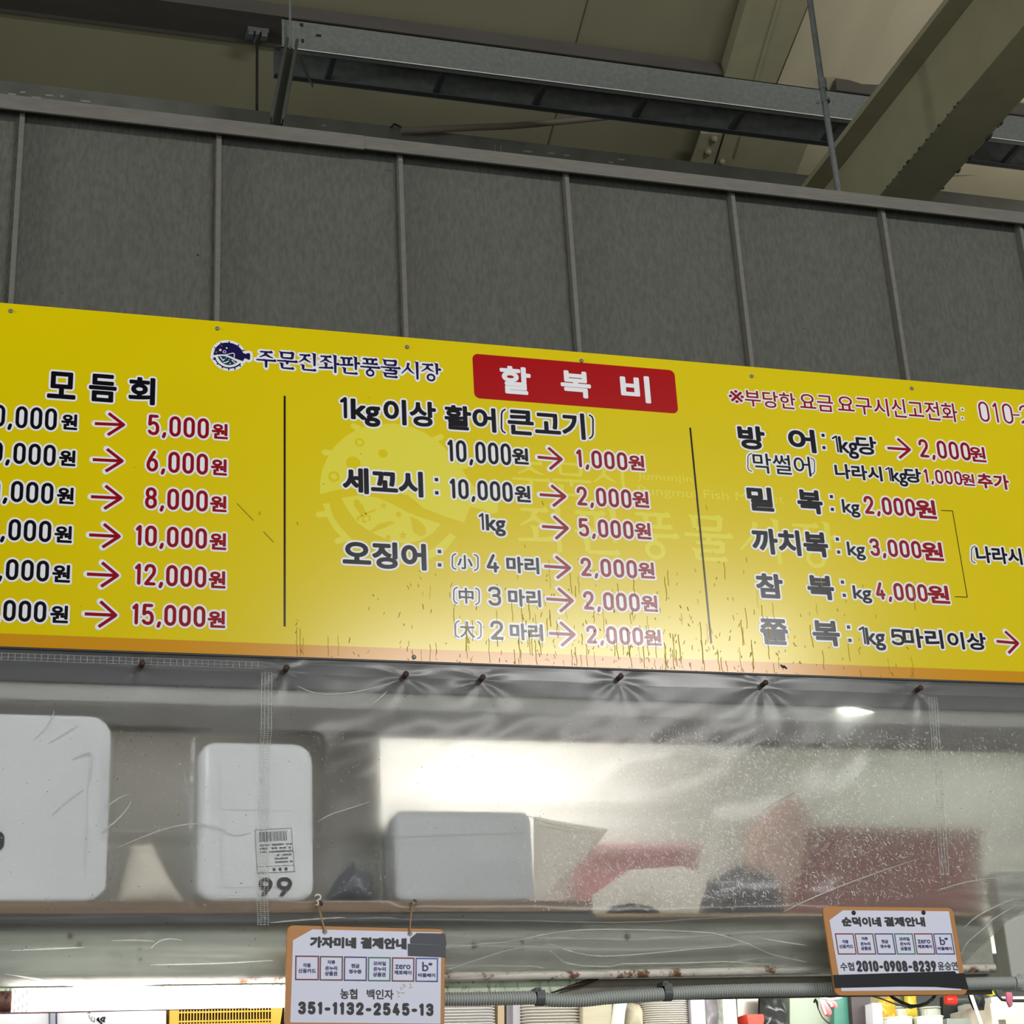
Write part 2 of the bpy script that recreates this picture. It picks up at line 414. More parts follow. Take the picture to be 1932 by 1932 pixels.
# ================================================================== SETTING
m_clad = mat('grey_cladding', C(80, 80, 75), 0.75, var=0.2, vscale=130, stretch=(1, 1, 0.35), bump=0.25, bscale=260)
m_cap = mat('grey_flashing', C(98, 96, 90), 0.6, var=0.10, vscale=60, stretch=(0.3, 1, 1), bump=0.15, bscale=200)
m_band = mat('weathered_flashing', C(86, 86, 81), 0.6, var=0.22, vscale=9, bump=0.1)
m_roof = mat('roof_tone_dim', C(118, 115, 92), 0.7, var=0.05, vscale=4)
m_cream = mat('roof_tone_lit', C(176, 168, 142), 0.65, var=0.05, vscale=5)  # paler copy of the same roof, standing in for brighter light
m_olive = mat('olive_steel_paint', C(130, 126, 102), 0.55, var=0.06, vscale=12, bump=0.06, bscale=120)
m_brown = mat('brown_primer', C(70, 66, 61), 0.7, var=0.1, vscale=15, stretch=(0.3, 1, 1))
m_galv = mat('galvanised_steel', C(118, 122, 120), 0.45, metal=0.4, var=0.14, vscale=70)
m_galvd = mat('dull_galvanised', C(88, 92, 93), 0.55, metal=0.2, var=0.18, vscale=40)
m_black = mat('black_plastic', C(18, 18, 20), 0.5)
m_conc = mat('market_floor', C(120, 118, 112), 0.7, var=0.1)
m_inner = mat('stall_wall', C(190, 192, 186), 0.6, var=0.05)

b = MB(); b.box((-6, -9, -0.05), (9, 3, 0)); struct(b.build('floor', m_conc))
ROOF0 = Vector((0, 0.99, 5.065)); SL = -0.384
NR = Vector((0, -SL, 1)).normalized()
def onroof(px, py, drop=0.0):
    d = ray(px, py); o = ROOF0 - Vector((0, 0, drop)); t = (o-CAM).dot(NR)/d.dot(NR); return CAM+d*t
def rz(y): return ROOF0.z + SL*(y-ROOF0.y)
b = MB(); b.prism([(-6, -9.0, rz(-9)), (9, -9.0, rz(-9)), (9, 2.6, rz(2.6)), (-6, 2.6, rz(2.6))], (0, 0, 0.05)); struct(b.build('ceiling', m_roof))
b = MB(); b.box((-6, -9.05, 0), (9, -9.0, rz(-9))); struct(b.build('wall_far', mat('dim_hall_wall', C(70, 68, 60), 0.8)))
b = MB(); b.box((-6, 2.55, 0), (9, 2.6, rz(2.6))); struct(b.build('wall_rear', m_roof))

# front wall above the sign: sheet plus standing seams
b = MB(); b.box((-0.9, 0.014, 2.62), (3.6, 0.04, 3.90)); wall = struct(b.build('wall_front', m_clad))
for i, (t, q) in enumerate([((42, 222), (20, 585)), ((413, 270), (409, 615)), ((755, 308), (766, 650)), ((1067, 345), (1095, 677)), ((1381, 378), (1420, 705)), ((1668, 408), (1712, 735)), ((1925, 435), (1985, 760))]):
    x = (aty(*t, 0).x + aty(*q, 0).x)/2
    b = MB(); b.box((x-0.0055, -0.007, 2.66), (x+0.0055, 0.02, 3.895)); b.build('standing_seam', m_cap, wall, bevel=0.0015)
x = aty(413, 270, 0).x - 0.412
b = MB()
for px in ((373, 481, 0.0022), (118, 553, 0.0012), (1270, 545, .0012), (1602, 610, .001), (1517, 620, .0013)):
    p = aty(px[0], px[1], 0.0138); b.ball(p, px[2], 8)
b.build('stain_spot', m_black, wall)
# cap flashing: two overlapping lengths
zb, zt = 3.868, 3.901
b = MB(); b.profile([(-0.028, zb), (-0.028, zt), (0.06, zt+0.004), (0.06, zt-0.002), (-0.022, zt-0.004), (-0.022, zb)], 0.70, 3.6)
b2 = MB(); b2.profile([(-0.0295, zb-0.003), (-0.0295, zt), (0.06, zt+0.005), (0.06, zt-0.001), (-0.024, zt-0.003), (-0.024, zb-0.003)], -0.9, 0.725)
t1 = struct(b.build('trim_1', m_cap)); struct(b2.build('trim_2', m_cap))
b = MB(); p = aty(755, 302, -0.029); screw_head(b, p, 0.004); b.build('screw', m_galv, t1)
# weathered flashing further back
z1 = aty(966, 265, 1.02).z
b = MB(); b.box((-1.2, 1.02, 4.2), (4.6, 1.035, z1)); struct(b.build('trim_3', m_band))
b = MB()
for px in ((934, 272, 294), (945, 274, 295)):
    b.poly([aty(px[0]-.6, px[1], 1.0195), aty(px[0]+.6, px[1], 1.0195), aty(px[0]+.6, px[2], 1.0195), aty(px[0]-.6, px[2], 1.0195)])
for k in range(16):
    u = random.uniform(0, 260) if k < 9 else random.uniform(560, 1300); v = 172+u*0.112+random.uniform(-6, 8); L = random.uniform(6, 22)
    b.poly([aty(u, v, 1.0195), aty(u+L, v+L*.1, 1.0195), aty(u+L*.9, v+L*.1+2.5, 1.0195), aty(u+L*.2, v+3.2, 1.0195)])
b.build('scuff_mark', mat('pale_scuff', C(130, 132, 126), 0.7), bpy.data.objects['trim_3'])

# ribbed sheet under the roof at right; its paler tone paints brighter light
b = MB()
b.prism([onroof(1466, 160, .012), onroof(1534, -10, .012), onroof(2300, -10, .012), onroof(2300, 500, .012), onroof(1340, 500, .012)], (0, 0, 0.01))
pale_sheet = b.build('roof_sheet', m_cream)
tag(pale_sheet, 'cream ribbed roof sheet, brighter light put into its colour, right of the olive rafter', 'roof sheet')
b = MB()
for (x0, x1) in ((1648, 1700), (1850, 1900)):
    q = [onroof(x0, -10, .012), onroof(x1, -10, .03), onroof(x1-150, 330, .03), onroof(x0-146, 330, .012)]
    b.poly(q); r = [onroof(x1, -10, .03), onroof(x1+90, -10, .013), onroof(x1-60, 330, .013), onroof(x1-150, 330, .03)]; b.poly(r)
b.build('rib', m_cream, pale_sheet)

# rafter under the roof
def seamline(b, p0, p1, w, drop, mi=0):
    q0, q1 = onroof(*p0, drop), onroof(*p1, drop)
    b.prism([q0, onroof(p0[0]+w, p0[1], drop), onroof(p1[0]+w, p1[1], drop), q1], (0, 0, 0.004), mi)
b = MB(); b.prism([onroof(1412, -10, .08), onroof(1532, -10, .08), onroof(1400, 315, .08), onroof(1318, 315, .08)], (0, 0, 0.07))
raft = tag(b.build('roof_rafter', m_olive), 'olive painted steel rafter sloping under the roof, left of the cream sheet', 'rafter')
b = MB(); seamline(b, (1470, -10), (1380, 300), 6, .084); b.build('web_edge', m_olive, raft)
b = MB(); b.prism([onroof(1322, 252, .084), onroof(1530, 258, .084), onroof(1490, 360, .084), onroof(1290, 345, .084)], (0, 0, 0.01)); pl_ = b.build('splice_plate', m_olive, raft)
b = MB(); b.prism([onroof(1366, 250, .0865), onroof(1368.5, 250, .0865), onroof(1344, 330, .0865), onroof(1341.5, 330, .0865)], (0, 0, .004)); b.build('plate_gap', m_black, raft)
for p in ((1336, 287, .012), (1347, 262, .012), (1362, 305, .011)):
    b = MB(); b.ball(onroof(p[0], p[1], .088), p[2], 12); b.build('bolt', m_olive, raft)
b = MB(); seamline(b, (1111, -10), (1030, 285), 1.6, .002); b.build('sheet_joint', mat('joint_shadow_gap', C(60, 58, 48), 0.8), bpy.data.objects['ceiling'])

# purlins
def purlin(xa, xb, cut=0.0):
    b = MB(); yf, yb, z0 = 0.985, 1.13, 5.0
    zt = 5.046
    xs0, xs1 = xa, xb
    vs = [(xs0, yf, z0), (xs1, yf, z0), (xs1, yb, z0), (xs0, yb, z0), (xs0, yf, zt), (xs1-cut, yf, zt), (xs1-cut, yb, zt-.05), (xs0, yb, zt-.05)]
    b.add(vs, [(0, 3, 2, 1), (4, 5, 6, 7), (0, 1, 5, 4), (1, 2, 6, 5), (2, 3, 7, 6), (3, 0, 4, 7)])
    return b
xr = atz(1366, 147, 5.0).x
pu = tag(purlin(-2.5, xr, 0.03).build('roof_purlin', m_brown), 'long dark brown roof purlin running behind the cable tray, ending at the olive rafter', 'purlin')
pu2 = tag(purlin(atz(1573, 178, 5.0).x, atz(1685, 190, 5.0).x).build('roof_purlin', m_brown), 'short brown purlin length between the cream sheet and the big beam', 'purlin')
pu3 = tag(purlin(atz(1885, 205, 5.0).x, 4.4).build('roof_purlin', m_brown), 'brown purlin length showing right of the big beam above the cable tray', 'purlin')

# big beam overhead
xa, xb_, zb, zt = 2.276, 2.437, 4.2, 4.414
b = MB(); b.box((xa, -2.6, zb), (xb_, 1.015, zt)); beam = b.build('steel_beam', m_olive, bevel=0.003)
tag(beam, 'large olive painted steel beam crossing overhead at upper right', 'beam')
b = MB(); b.box((2.216, -2.6, zt), (2.5, 1.015, zt+0.018)); b.build('top_flange', m_olive, beam)
b = MB()
for k in range(14):
    p = Vector(atz(1811, 192, zb)).lerp(atz(1658, 368, zb), k/13 + random.uniform(-.03, .03))
    b.ball((xa+.0005, p.y, zb+0.001), random.uniform(.0015, .004), 8, sc=(1, random.uniform(1, 2.6), .8))
for k in range(9):
    y = random.uniform(-0.1, 0.4); b.ball((xb_, y, zb), random.uniform(.002, .006), 8, sc=(1, random.uniform(1, 3.5), 1))
b.build('rust_spot', mat('dark_rust', C(48, 36, 28), 0.8), beam)

# cable tray
m_rung = mat('dark_rung_steel', C(34, 38, 41), 0.6)
m_edge = mat('pale_zinc_highlight', C(206, 204, 196), 0.35)  # paints a highlight along the tray's lower edge; also colours the strut slots
zt0 = 4.6
tr = thing('cable_tray', 'galvanised ladder cable tray hung under the roof above the grey wall', 'cable tray', (0.66, 0.68, 4.6))
yn, yf = 0.608, 0.748
hz = aty(600, 42, yn).z - aty(600, 97, yn).z
xl = aty(532, 60, yn).x; xlf = aty(516, 120, yf).x
b = MB(); b.box((xl, yn, zt0), (3.4, yn+.003, zt0+hz)); b.box((xl, yn, zt0), (3.4, yn+.018, zt0+.003)); b.box((xl, yn, zt0+hz-.003), (3.4, yn+.018, zt0+hz)); b.box((xl+.03, yn-.0008, zt0), (3.4, yn+.001, zt0+.0028), 1); b.build('side_rail', [m_galv, m_edge], tr)
b = MB(); b.box((xlf, yf, zt0), (3.4, yf+.003, zt0+hz)); b.box((xlf, yf-.018, zt0), (3.4, yf, zt0+.003), 1); b.box((xlf, yf-.018, zt0+hz-.003), (3.4, yf, zt0+hz)); b.build('side_rail', [m_galvd, m_rung], tr)
for (n_, f_) in (((630, 112), (612, 152)), ((838, 138), (818, 180)), ((1028, 163), (1006, 207)), ((1218, 190), (1193, 230)), ((1403, 213), (1375, 253)), ((1578, 238), (1550, 277)), ((1760, 262), (1732, 300)), ((1925, 278), (1893, 318))):
    x = atz(*n_, zt0+.006).x
    b = MB(); b.box((x-.007, yn+.003, zt0+.004), (x+.007, yf, zt0+.022)); b.build('rung', m_rung, tr)
for (px, py, w_, h_) in ((569, 47, 3.2, 3.6), (601, 67, 5, 2.6), (547, 44, 2.5, 4), (571, 77, 2.5, 4)):
    b = MB(); b.poly([aty(px-w_, py-h_, yn-.0006), aty(px+w_, py-h_*.8, yn-.0006), aty(px+w_, py+h_, yn-.0006), aty(px-w_, py+h_*.8, yn-.0006)])
    b.build('slot', m_black, tr)
# hanger strut with rod, cable tie
S0, S1 = aty(549, 94, .575), aty(520, 247, .09)
st = thing('hanger_strut', 'grey C-channel strut slanting from the left end of the cable tray to the wall', 'strut', S0)
ax = (S1-S0).normalized(); sd = (Vector((1, 0, 0))-ax*ax.x).normalized(); nn = sd.cross(ax).normalized()
if nn.z < 0: nn = -nn
b = MB()
for (u0, v0, u1, v1) in ((-.0175, -.0, .0175, .0025), (-.0175, 0, -.0150, .032), (.0150, 0, .0175, .032), (-.0175, .030, -.009, .0325), (.009, .030, .0175, .0325), (-.0115, .020, -.009, .031), (.009, .020, .0115, .031)):
    b.prism([S0+sd*u0+nn*v0, S0+sd*u1+nn*v0, S0+sd*u1+nn*v1, S0+sd*u0+nn*v1], S1-S0)
b.build('channel', mat('strut_steel', C(74, 76, 74), .5, metal=.2, var=.12, vscale=30), st)
b = MB()
for k in range(2):
    c = S0.lerp(S1, .1+.07*k); b.prism([c-sd*.002-ax*.006-nn*.0004, c+sd*.004-ax*.006-nn*.0004, c+sd*.004+ax*.006-nn*.0004, c-sd*.002+ax*.006-nn*.0004], -nn*.0003)
    b.build('slot', m_edge, st); b = MB()
b = MB(); rx = aty(546, 60, .597).x
b.tube([(rx, .585, S0.z+.004), (rx, .585, rz(.585)+.0)], .0036, 8); b.build('threaded_rod', m_galv, st)
b = MB(); b.tube([aty(566, 107, .60), aty(574, 128, .60), aty(582, 147, .60), aty(588, 158, .60), aty(590, 165, .60)], [.0022, .0026, .003, .0048, .002], 6); 
tag(b.build('cable_tie', m_black), 'black cable tie tail dangling from the grey strut', 'cable tie')
# rod on beam clamp at left
rx = aty(485, 120, 1.075)
hr = thing('hanger_rod', 'thin dark threaded rod hanging from a clamp under the purlin, left of the strut', 'rod', (rx.x, 1.075, 4.45))
b = MB(); b.tube([(rx.x, 1.075, 4.45), (rx.x, 1.075, 4.995)], .0042, 8); b.build('rod', m_black, hr)
b = MB(); c = aty(485, 55, 1.06)
b.box((c.x-.03, 1.05, 4.985), (c.x+.035, 1.10, 5.0)); b.box((c.x-.028, 1.045, 4.968), (c.x-.012, 1.07, 4.99)); b.box((c.x+.012, 1.045, 4.966), (c.x+.03, 1.07, 4.99)); b.tube([(c.x, 1.045, 4.975), (c.x, 1.09, 4.975)], .007, 8)
b.build('clamp', m_galvd, hr, bevel=.002)
# pipe in front of the beam
p0, p1, pm = aty(1526, -6, .03), aty(1584, 372, .03), aty(1553, 175, .03)
pp = thing('conduit_pipe', 'grey vertical pipe with a coupling in front of the big beam', 'pipe', (p1.x, .03, 3.88))
b = MB(); top = aty(1524, -20, .03)
b.tube([(p1.x, .03, 3.86), (pm.x, .03, pm.z)], 0.0078, 12); b.tube([(pm.x, .03, pm.z), (top.x, .03, 5.3)], .0078, 12); b.build('tube', m_galvd, pp)
b = MB(); a_, c_ = aty(1551, 150, .03), aty(1556, 193, .03)
b.tube([a_, a_.lerp(c_, .45)], .0108, 14); b.build('coupling', m_galvd, pp)
b = MB(); q = aty(1558, 190, .03); b.tube([q+Vector((0, 0, .004)), q-Vector((0, 0, .004))], .0112, 14); b.ball(aty(1543, 193, .026), .005, 10); b.build('clamp', m_galvd, pp)
# drooping hose on the far flashing
b = MB()
b.tube([aty(*p, .99) for p in ((757, 246), (790, 246), (840, 243), (900, 240), (960, 238), (1010, 234), (1060, 229), (1130, 222), (1200, 214))], .0105, 10)
tag(b.build('hose', mat('taupe_hose', C(104, 97, 88), 0.6)), 'taupe hose sagging between the far flashing and the cable tray', 'hose')
b = MB(); b.tube([aty(738, 241, .985), aty(744, 234, .985), aty(757, 240, .985), aty(762, 243, .985)], [.004, .004, .003, .002], 6)
tag(b.build('spring_clip', m_black), 'small black clip on the edge of the far flashing beside the hose', 'clip')

# ================================================================== THE PRICE SIGN
YS = -0.012
PS = Plane((0, YS, 0))
Z0, Z1 = 2.6585, 3.401
m_yel = mat('sign_yellow', C(218, 196, 0), 0.21, var=0.02, vscale=3, spec=0.36)
m_org = mat('sign_orange_band', C(204, 142, 20), 0.21, spec=0.36)
def ink(n, c): return mat(n, c, 0.22, spec=0.32)
m_ink = ink('black_print', C(12, 9, 18)); m_red = ink('crimson_print', C(142, 4, 24)); m_wht = ink('white_print', C(232, 232, 238))
m_ban = ink('red_banner_print', C(166, 4, 12)); m_pal = ink('pale_yellow_print', C(224, 214, 66)); m_navy = ink('navy_print', C(26, 18, 74)); m_teal = ink('teal_print', C(18, 58, 78)); m_pink = ink('blush_print', C(226, 190, 176)); m_dpink = ink('brown_print', C(120, 88, 88))
sign = thing('price_sign', 'long yellow price board with red and black Korean lettering on the grey wall', 'sign', (1.1, YS, Z0))
b = MB(); b.box((-0.42, YS, Z0), (2.95, 0.012, Z1)); b.build('panel', m_yel, sign)
b = MB(); b.box((-0.42, YS-.0003, Z0), (2.95, YS+.001, Z0+.0265)); b.build('lower_band', m_org, sign)
b = MB(); b.box((-0.42, YS-.002, Z0-.004), (2.95, 0.012, Z0)); b.build('edge_trim', m_black, sign)
c4 = lambda p: (p[0]/3, 560+p[1]/3)
c5 = lambda p: (600+p[0]/3, 620+p[1]/3)
c6 = lambda p: (1240+p[0]/2.792, 680+p[1]/2.792)
K, W_, R = 0, 1, 2
SM = [m_ink, m_wht, m_red]
def put(name, items, conv, col=None, bold=.0017, ow=.0042):
    b = None
    for it in items:
        t, BL, TR = it[:3]; ink_ = it[3] if len(it) > 3 else K; bd = it[4] if len(it) > 4 else bold
        if b is not None and t != '원': b.build(name, SM, sign); b = None
        b = b or MB()
        text(b, PS, t, conv(BL), conv(TR), ink_, bd, W_, ow)
    b.build(name, SM, sign)
def arrow(pts, conv):
    a, t, up, dn = [conv(p) for p in pts]
    b = MB(); P_ = [PS.P(*q) for q in (a, t, up, dn)]; w = .0033
    merge(b, PS, pen(P_, [(0, 1), (2, 1), (1, 3)], w+.0042), W_, .0004)
    def bar(p, q):
        L = math.hypot(q[0]-p[0], q[1]-p[1]); nx, ny = -(q[1]-p[1])/L*w, (q[0]-p[0])/L*w
        return [(p[0]+nx, p[1]+ny), (p[0]-nx, p[1]-ny), (q[0]-nx, q[1]-ny), (q[0]+nx, q[1]+ny)]
    t_ = P_[1]; tip = [(t_[0]-w, t_[1]-w), (t_[0]+w*.7, t_[1]-w*.4), (t_[0]+w*1.2, t_[1]), (t_[0]+w*.7, t_[1]+w*.4), (t_[0]-w, t_[1]+w)]
    merge(b, PS, [bar(P_[0], (t_[0]-.001, t_[1])), bar(P_[2], t_), bar(P_[3], t_), tip], R, .0008)
    b.build('arrow_mark', SM, sign)
def colon(b, pts, conv, r=.0038):
    for p in pts:
        dot(b, PS, conv(p), r+.004, W_, .0004, 8, True); dot(b, PS, conv(p), r, K, .0008, sq=True)
def paren(b, x, y0, y1, left, conv, w=.0018):
    d = 1 if left else -1; h = y1-y0; k = h*0.14
    line(b, PS, [conv(p) for p in ((x+d*20, y0), (x+d*6, y0+k*.5), (x, y0+k*1.4), (x, y1-k*1.4), (x+d*6, y1-k*.5), (x+d*20, y1))], w, K, .0008, W_, .004, butt=False)

# left column
put('heading_lettering', [('모', (265, 572), (433, 432)), ('듬', (500, 590), (663, 445)), ('회', (725, 605), (880, 462))], c4, bold=.0024)
rows = [((95, 742), (325, 634), (345, 750), (440, 668), (537, 718, 700, 725, 615, 660, 610, 782), '5,000', (835, 782), (1183, 690), (1198, 802), (1290, 722)),
 ((80, 945), (318, 840), (332, 955), (430, 872), (525, 922, 692, 930, 605, 862, 598, 988), '6,000', (828, 988), (1178, 890), (1193, 1008), (1285, 922)),
 ((65, 1162), (305, 1055), (320, 1170), (420, 1082), (515, 1132, 685, 1140, 597, 1070, 590, 1200), '8,000', (820, 1198), (1177, 1098), (1188, 1215), (1283, 1130)),
 ((50, 1380), (293, 1270), (306, 1390), (410, 1300), (505, 1348, 675, 1357, 588, 1287, 580, 1418), '10,000', (765, 1408), (1172, 1312), (1185, 1430), (1281, 1340)),
 ((35, 1605), (280, 1495), (293, 1615), (400, 1520), (492, 1570, 665, 1578, 578, 1505, 572, 1640), '12,000', (760, 1630), (1168, 1528), (1180, 1648), (1277, 1555)),
 ((20, 1838), (265, 1725), (282, 1845), (388, 1750), (480, 1795, 655, 1803, 568, 1725, 558, 1868), '15,000', (745, 1855), (1163, 1752), (1175, 1872), (1275, 1780))]
for (a, b_, c, d, ar, num, e, f, g, h) in rows:
    aa = (a[0]-138, a[1]-8)
    put('price_lettering', [('0,000', aa, b_), ('원', c, d, K, .0014)], c4)
    arrow([(ar[0], ar[1]), (ar[2], ar[3]), (ar[4], ar[5]), (ar[6], ar[7])], c4)
    put('price_lettering', [(num, e, f, R), ('원', g, h, R, .0014)], c4)
# dividers and brackets
for px in (((537, 747), (537, 1182)), ((1302, 807), (1342, 1214))):
    b = MB(); line(b, PS, px, .0020, 0); b.build('divider_line', SM, sign)
b = MB(); line(b, PS, [c6(p) for p in ((1495, 790), (1555, 793), (1633, 1247), (1567, 1245))], .0008, 0); b.build('bracket_line', SM, sign)
# centre column
b = MB(); pts = [PS.P(*c5((878, 390))), PS.P(1273, 698)]
(xa_, za_), (xb2, zb2) = PS.P(895, 751), PS.P(1272, 699)
rr = .013; ol = []
for (cx, cz, s) in ((xb2-rr, zb2-rr, 0), (xa_+rr, zb2-rr, 1), (xa_+rr, za_+rr, 2), (xb2-rr, za_+rr, 3)):
    for k in range(7): ol.append(PS.W(cx+rr*math.cos((s+k/6)*math.pi/2), cz+rr*math.sin((s+k/6)*math.pi/2), .0004))
b.poly(ol); b.build('red_banner', m_ban, sign)
b = MB()
for t, q, r_ in (('할', (1035, 365), (1200, 222)), ('복', (1378, 385), (1538, 248)), ('비', (1718, 412), (1872, 272))):
    b = MB(); text(b, PS, t, c5(q), c5(r_), W_, .0026); b.build('banner_lettering', SM, sign)
put('heading_lettering', [('1kg', (125, 508), (350, 405)), ('이상', (372, 540), (665, 418)), ('활어', (718, 570), (1003, 452)), ('큰고기', (1077, 600), (1505, 482))], c5, bold=.0022)
b = MB(); paren(b, 1038, 458, 590, True, c5); b.build('parenthesis_mark', SM, sign); b = MB(); paren(b, 1556, 490, 622, False, c5); b.build('parenthesis_mark', SM, sign)
put('price_lettering', [('10,000', (735, 752), (1088, 652)), ('원', (1100, 765), (1188, 680), K, .0014)], c5)
arrow([(1243, 728), (1378, 740), (1303, 675), (1312, 795)], c5)
put('price_lettering', [('1,000', (1465, 785), (1745, 702), R), ('원', (1760, 800), (1843, 720), R, .0014)], c5)
put('item_lettering', [('세꼬시', (140, 930), (592, 812))], c5, bold=.0026)
for q in (((670, 855), (672, 930)), ((687, 1262), (688, 1338))):
    b = MB(); colon(b, q, c5); b.build('colon_mark', SM, sign)
put('price_lettering', [('10,000', (748, 962), (1098, 870)), ('원', (1115, 980), (1200, 892), K, .0014)], c5)
arrow([(1255, 940), (1398, 950), (1320, 888), (1330, 1005)], c5)
put('price_lettering', [('2,000', (1468, 1000), (1768, 912), R), ('원', (1782, 1010), (1868, 924), R, .0014)], c5)
put('weight_lettering', [('1kg', (912, 1140), (1058, 1055))], c5, bold=.0013)
arrow([(1268, 1120), (1412, 1130), (1333, 1062), (1345, 1190)], c5)
put('price_lettering', [('5,000', (1478, 1176), (1780, 1090), R), ('원', (1795, 1190), (1880, 1102), R, .0014)], c5)
put('item_lettering', [('오징어', (140, 1348), (610, 1220))], c5, bold=.0026)
for (l, r_, y, han, hb, ht, n, nb, nt, mb_, mt, ar, pb, ptp, wb, wt) in (
 (760, 905, (1275, 1362), '小', (790, 1360), (872, 1285), '4', (955, 1380), (1022, 1278), (1068, 1382), (1248, 1298), ((1280, 1345), (1425, 1355), (1345, 1290), (1352, 1412)), (1490, 1400), (1800, 1312), (1815, 1412), (1900, 1325)),
 (768, 912, (1465, 1555), '中', (798, 1555), (878, 1470), '3', (965, 1568), (1032, 1462), (1078, 1570), (1258, 1482), ((1292, 1530), (1440, 1540), (1358, 1470), (1370, 1602)), (1505, 1590), (1815, 1500), (1832, 1600), (1918, 1512)),
 (778, 922, (1655, 1748), '大', (805, 1748), (885, 1660), '2', (978, 1760), (1045, 1655), (1088, 1762), (1270, 1675), ((1308, 1725), (1450, 1732), (1370, 1662), (1378, 1795)), (1522, 1782), (1835, 1692), (1850, 1792), (1938, 1705))):
    b = MB(); paren(b, l, y[0], y[1], True, c5, .0012); b.build('parenthesis_mark', SM, sign); b = MB(); paren(b, r_, y[0]+5, y[1]+7, False, c5, .0012); b.build('parenthesis_mark', SM, sign)
    put('size_lettering', [(han, hb, ht, K, .0006), (n, nb, nt, K, .0016), ('마리', mb_, mt, K, .0014)], c5)
    arrow(ar, c5)
    put('price_lettering', [('2,000', pb, ptp, R), ('원', wb, wt, R, .0014)], c5)
# right column
put('notice_lettering', [('※', (380, 222), (452, 160), R, .0002), ('부당한', (465, 240), (722, 174), R, .0005), ('요금', (755, 260), (920, 188), R, .0005), ('요구시', (955, 275), (1210, 203), R, .0005), ('신고전화', (1240, 300), (1572, 228), R, .0005)], c6, ow=.0034)
b = MB()
for p in ((1607, 258), (1607, 305)): dot(b, PS, c6(p), .0055, W_, .0004, 8, True); dot(b, PS, c6(p), .0020, R, .0008, sq=True)
b.build('colon_mark', SM, sign)
b = MB(); shape(b, PS, [c6(p) for p in ((1662, 193), (2200, 225), (2200, 380), (1680, 338))], 0, .0002); b.build('number_patch', m_yel, sign)
put('phone_lettering', [('010', (1703, 322), (1862, 230), R, .0012), ('2', (1918, 332), (1985, 240), R, .0012)], c6)
b = MB(); line(b, PS, [c6((1873, 287)), c6((1908, 289))], .0018, R, .0008, W_, .004); b.build('dash_mark', SM, sign)
put('item_lettering', [('방', (432, 465), (560, 350)), ('어', (697, 480), (825, 367))], c6, bold=.0026)
put('item_lettering', [('밀', (480, 790), (603, 672)), ('복', (745, 805), (862, 687))], c6, bold=.0026)
put('item_lettering', [('까치복', (505, 1018), (890, 905))], c6, bold=.0026)
put('item_lettering', [('참', (527, 1250), (655, 1127)), ('복', (798, 1258), (922, 1137))], c6, bold=.0026)
put('item_lettering', [('쫄', (550, 1495), (680, 1365)), ('복', (825, 1502), (952, 1374))], c6, bold=.0024)
for q in (((873, 395), (878, 460)), ((917, 718), (922, 785)), ((948, 942), (955, 1010)), ((975, 1168), (985, 1238)), ((1007, 1405), (1015, 1475))):
    b = MB(); colon(b, q, c6); b.build('colon_mark', SM, sign)
put('weight_lettering', [('1kg', (928, 484), (1050, 405), K, .0012), ('당', (1055, 494), (1148, 405), K, .0014)], c6)
arrow([(1212, 462), (1330, 470), (1265, 412), (1275, 515)], c6)
put('price_lettering', [('2,000', (1385, 510), (1640, 434), R), ('원', (1650, 532), (1722, 458), R, .0012)], c6)
put('note_lettering', [('막썰어', (510, 592), (800, 508), K, .0005)], c6)
b = MB(); paren(b, 477, 490, 585, True, c6, .001); b.build('parenthesis_mark', SM, sign); b = MB(); paren(b, 828, 515, 602, False, c6, .001); b.build('parenthesis_mark', SM, sign)
put('note_lettering', [('나라시', (940, 622), (1178, 560), K, .0014), ('1kg', (1208, 636), (1310, 570), K, .001), ('당', (1310, 642), (1385, 572), K, .0013), ('1,000', (1410, 645), (1598, 585), R, .0013), ('원', (1607, 658), (1665, 600), R, .0009), ('추가', (1692, 672), (1845, 605), R, .0014)], c6, ow=.0036)
for (kb, kt, num, nb, nt, wb, wt) in (((978, 802), (1060, 735), '2,000', (1095, 808), (1350, 730), (1365, 830), (1460, 738)), ((1005, 1027), (1088, 958), '3,000', (1125, 1030), (1382, 952), (1398, 1052), (1497, 960)), ((1035, 1255), (1122, 1188), '4,000', (1155, 1260), (1415, 1180), (1430, 1278), (1530, 1188))):
    put('price_lettering', [('kg', kb, kt, K, .001), (num, nb, nt, R, .0018), ('원', wb, wt, R, .0018)], c6)
put('note_lettering', [('나라시', (1685, 1065), (1912, 990), K, .0014)], c6)
b = MB(); paren(b, 1655, 978, 1068, True, c6, .001); b.build('parenthesis_mark', SM, sign)
put('note_lettering', [('1kg', (1070, 1495), (1192, 1410), K, .0013), ('5', (1237, 1500), (1292, 1417), K, .0016), ('마리', (1300, 1512), (1497, 1420), K, .0016), ('이상', (1535, 1520), (1725, 1437), K, .0014)], c6)
arrow([(1787, 1480), (1900, 1490), (1832, 1428), (1850, 1542)], c6)

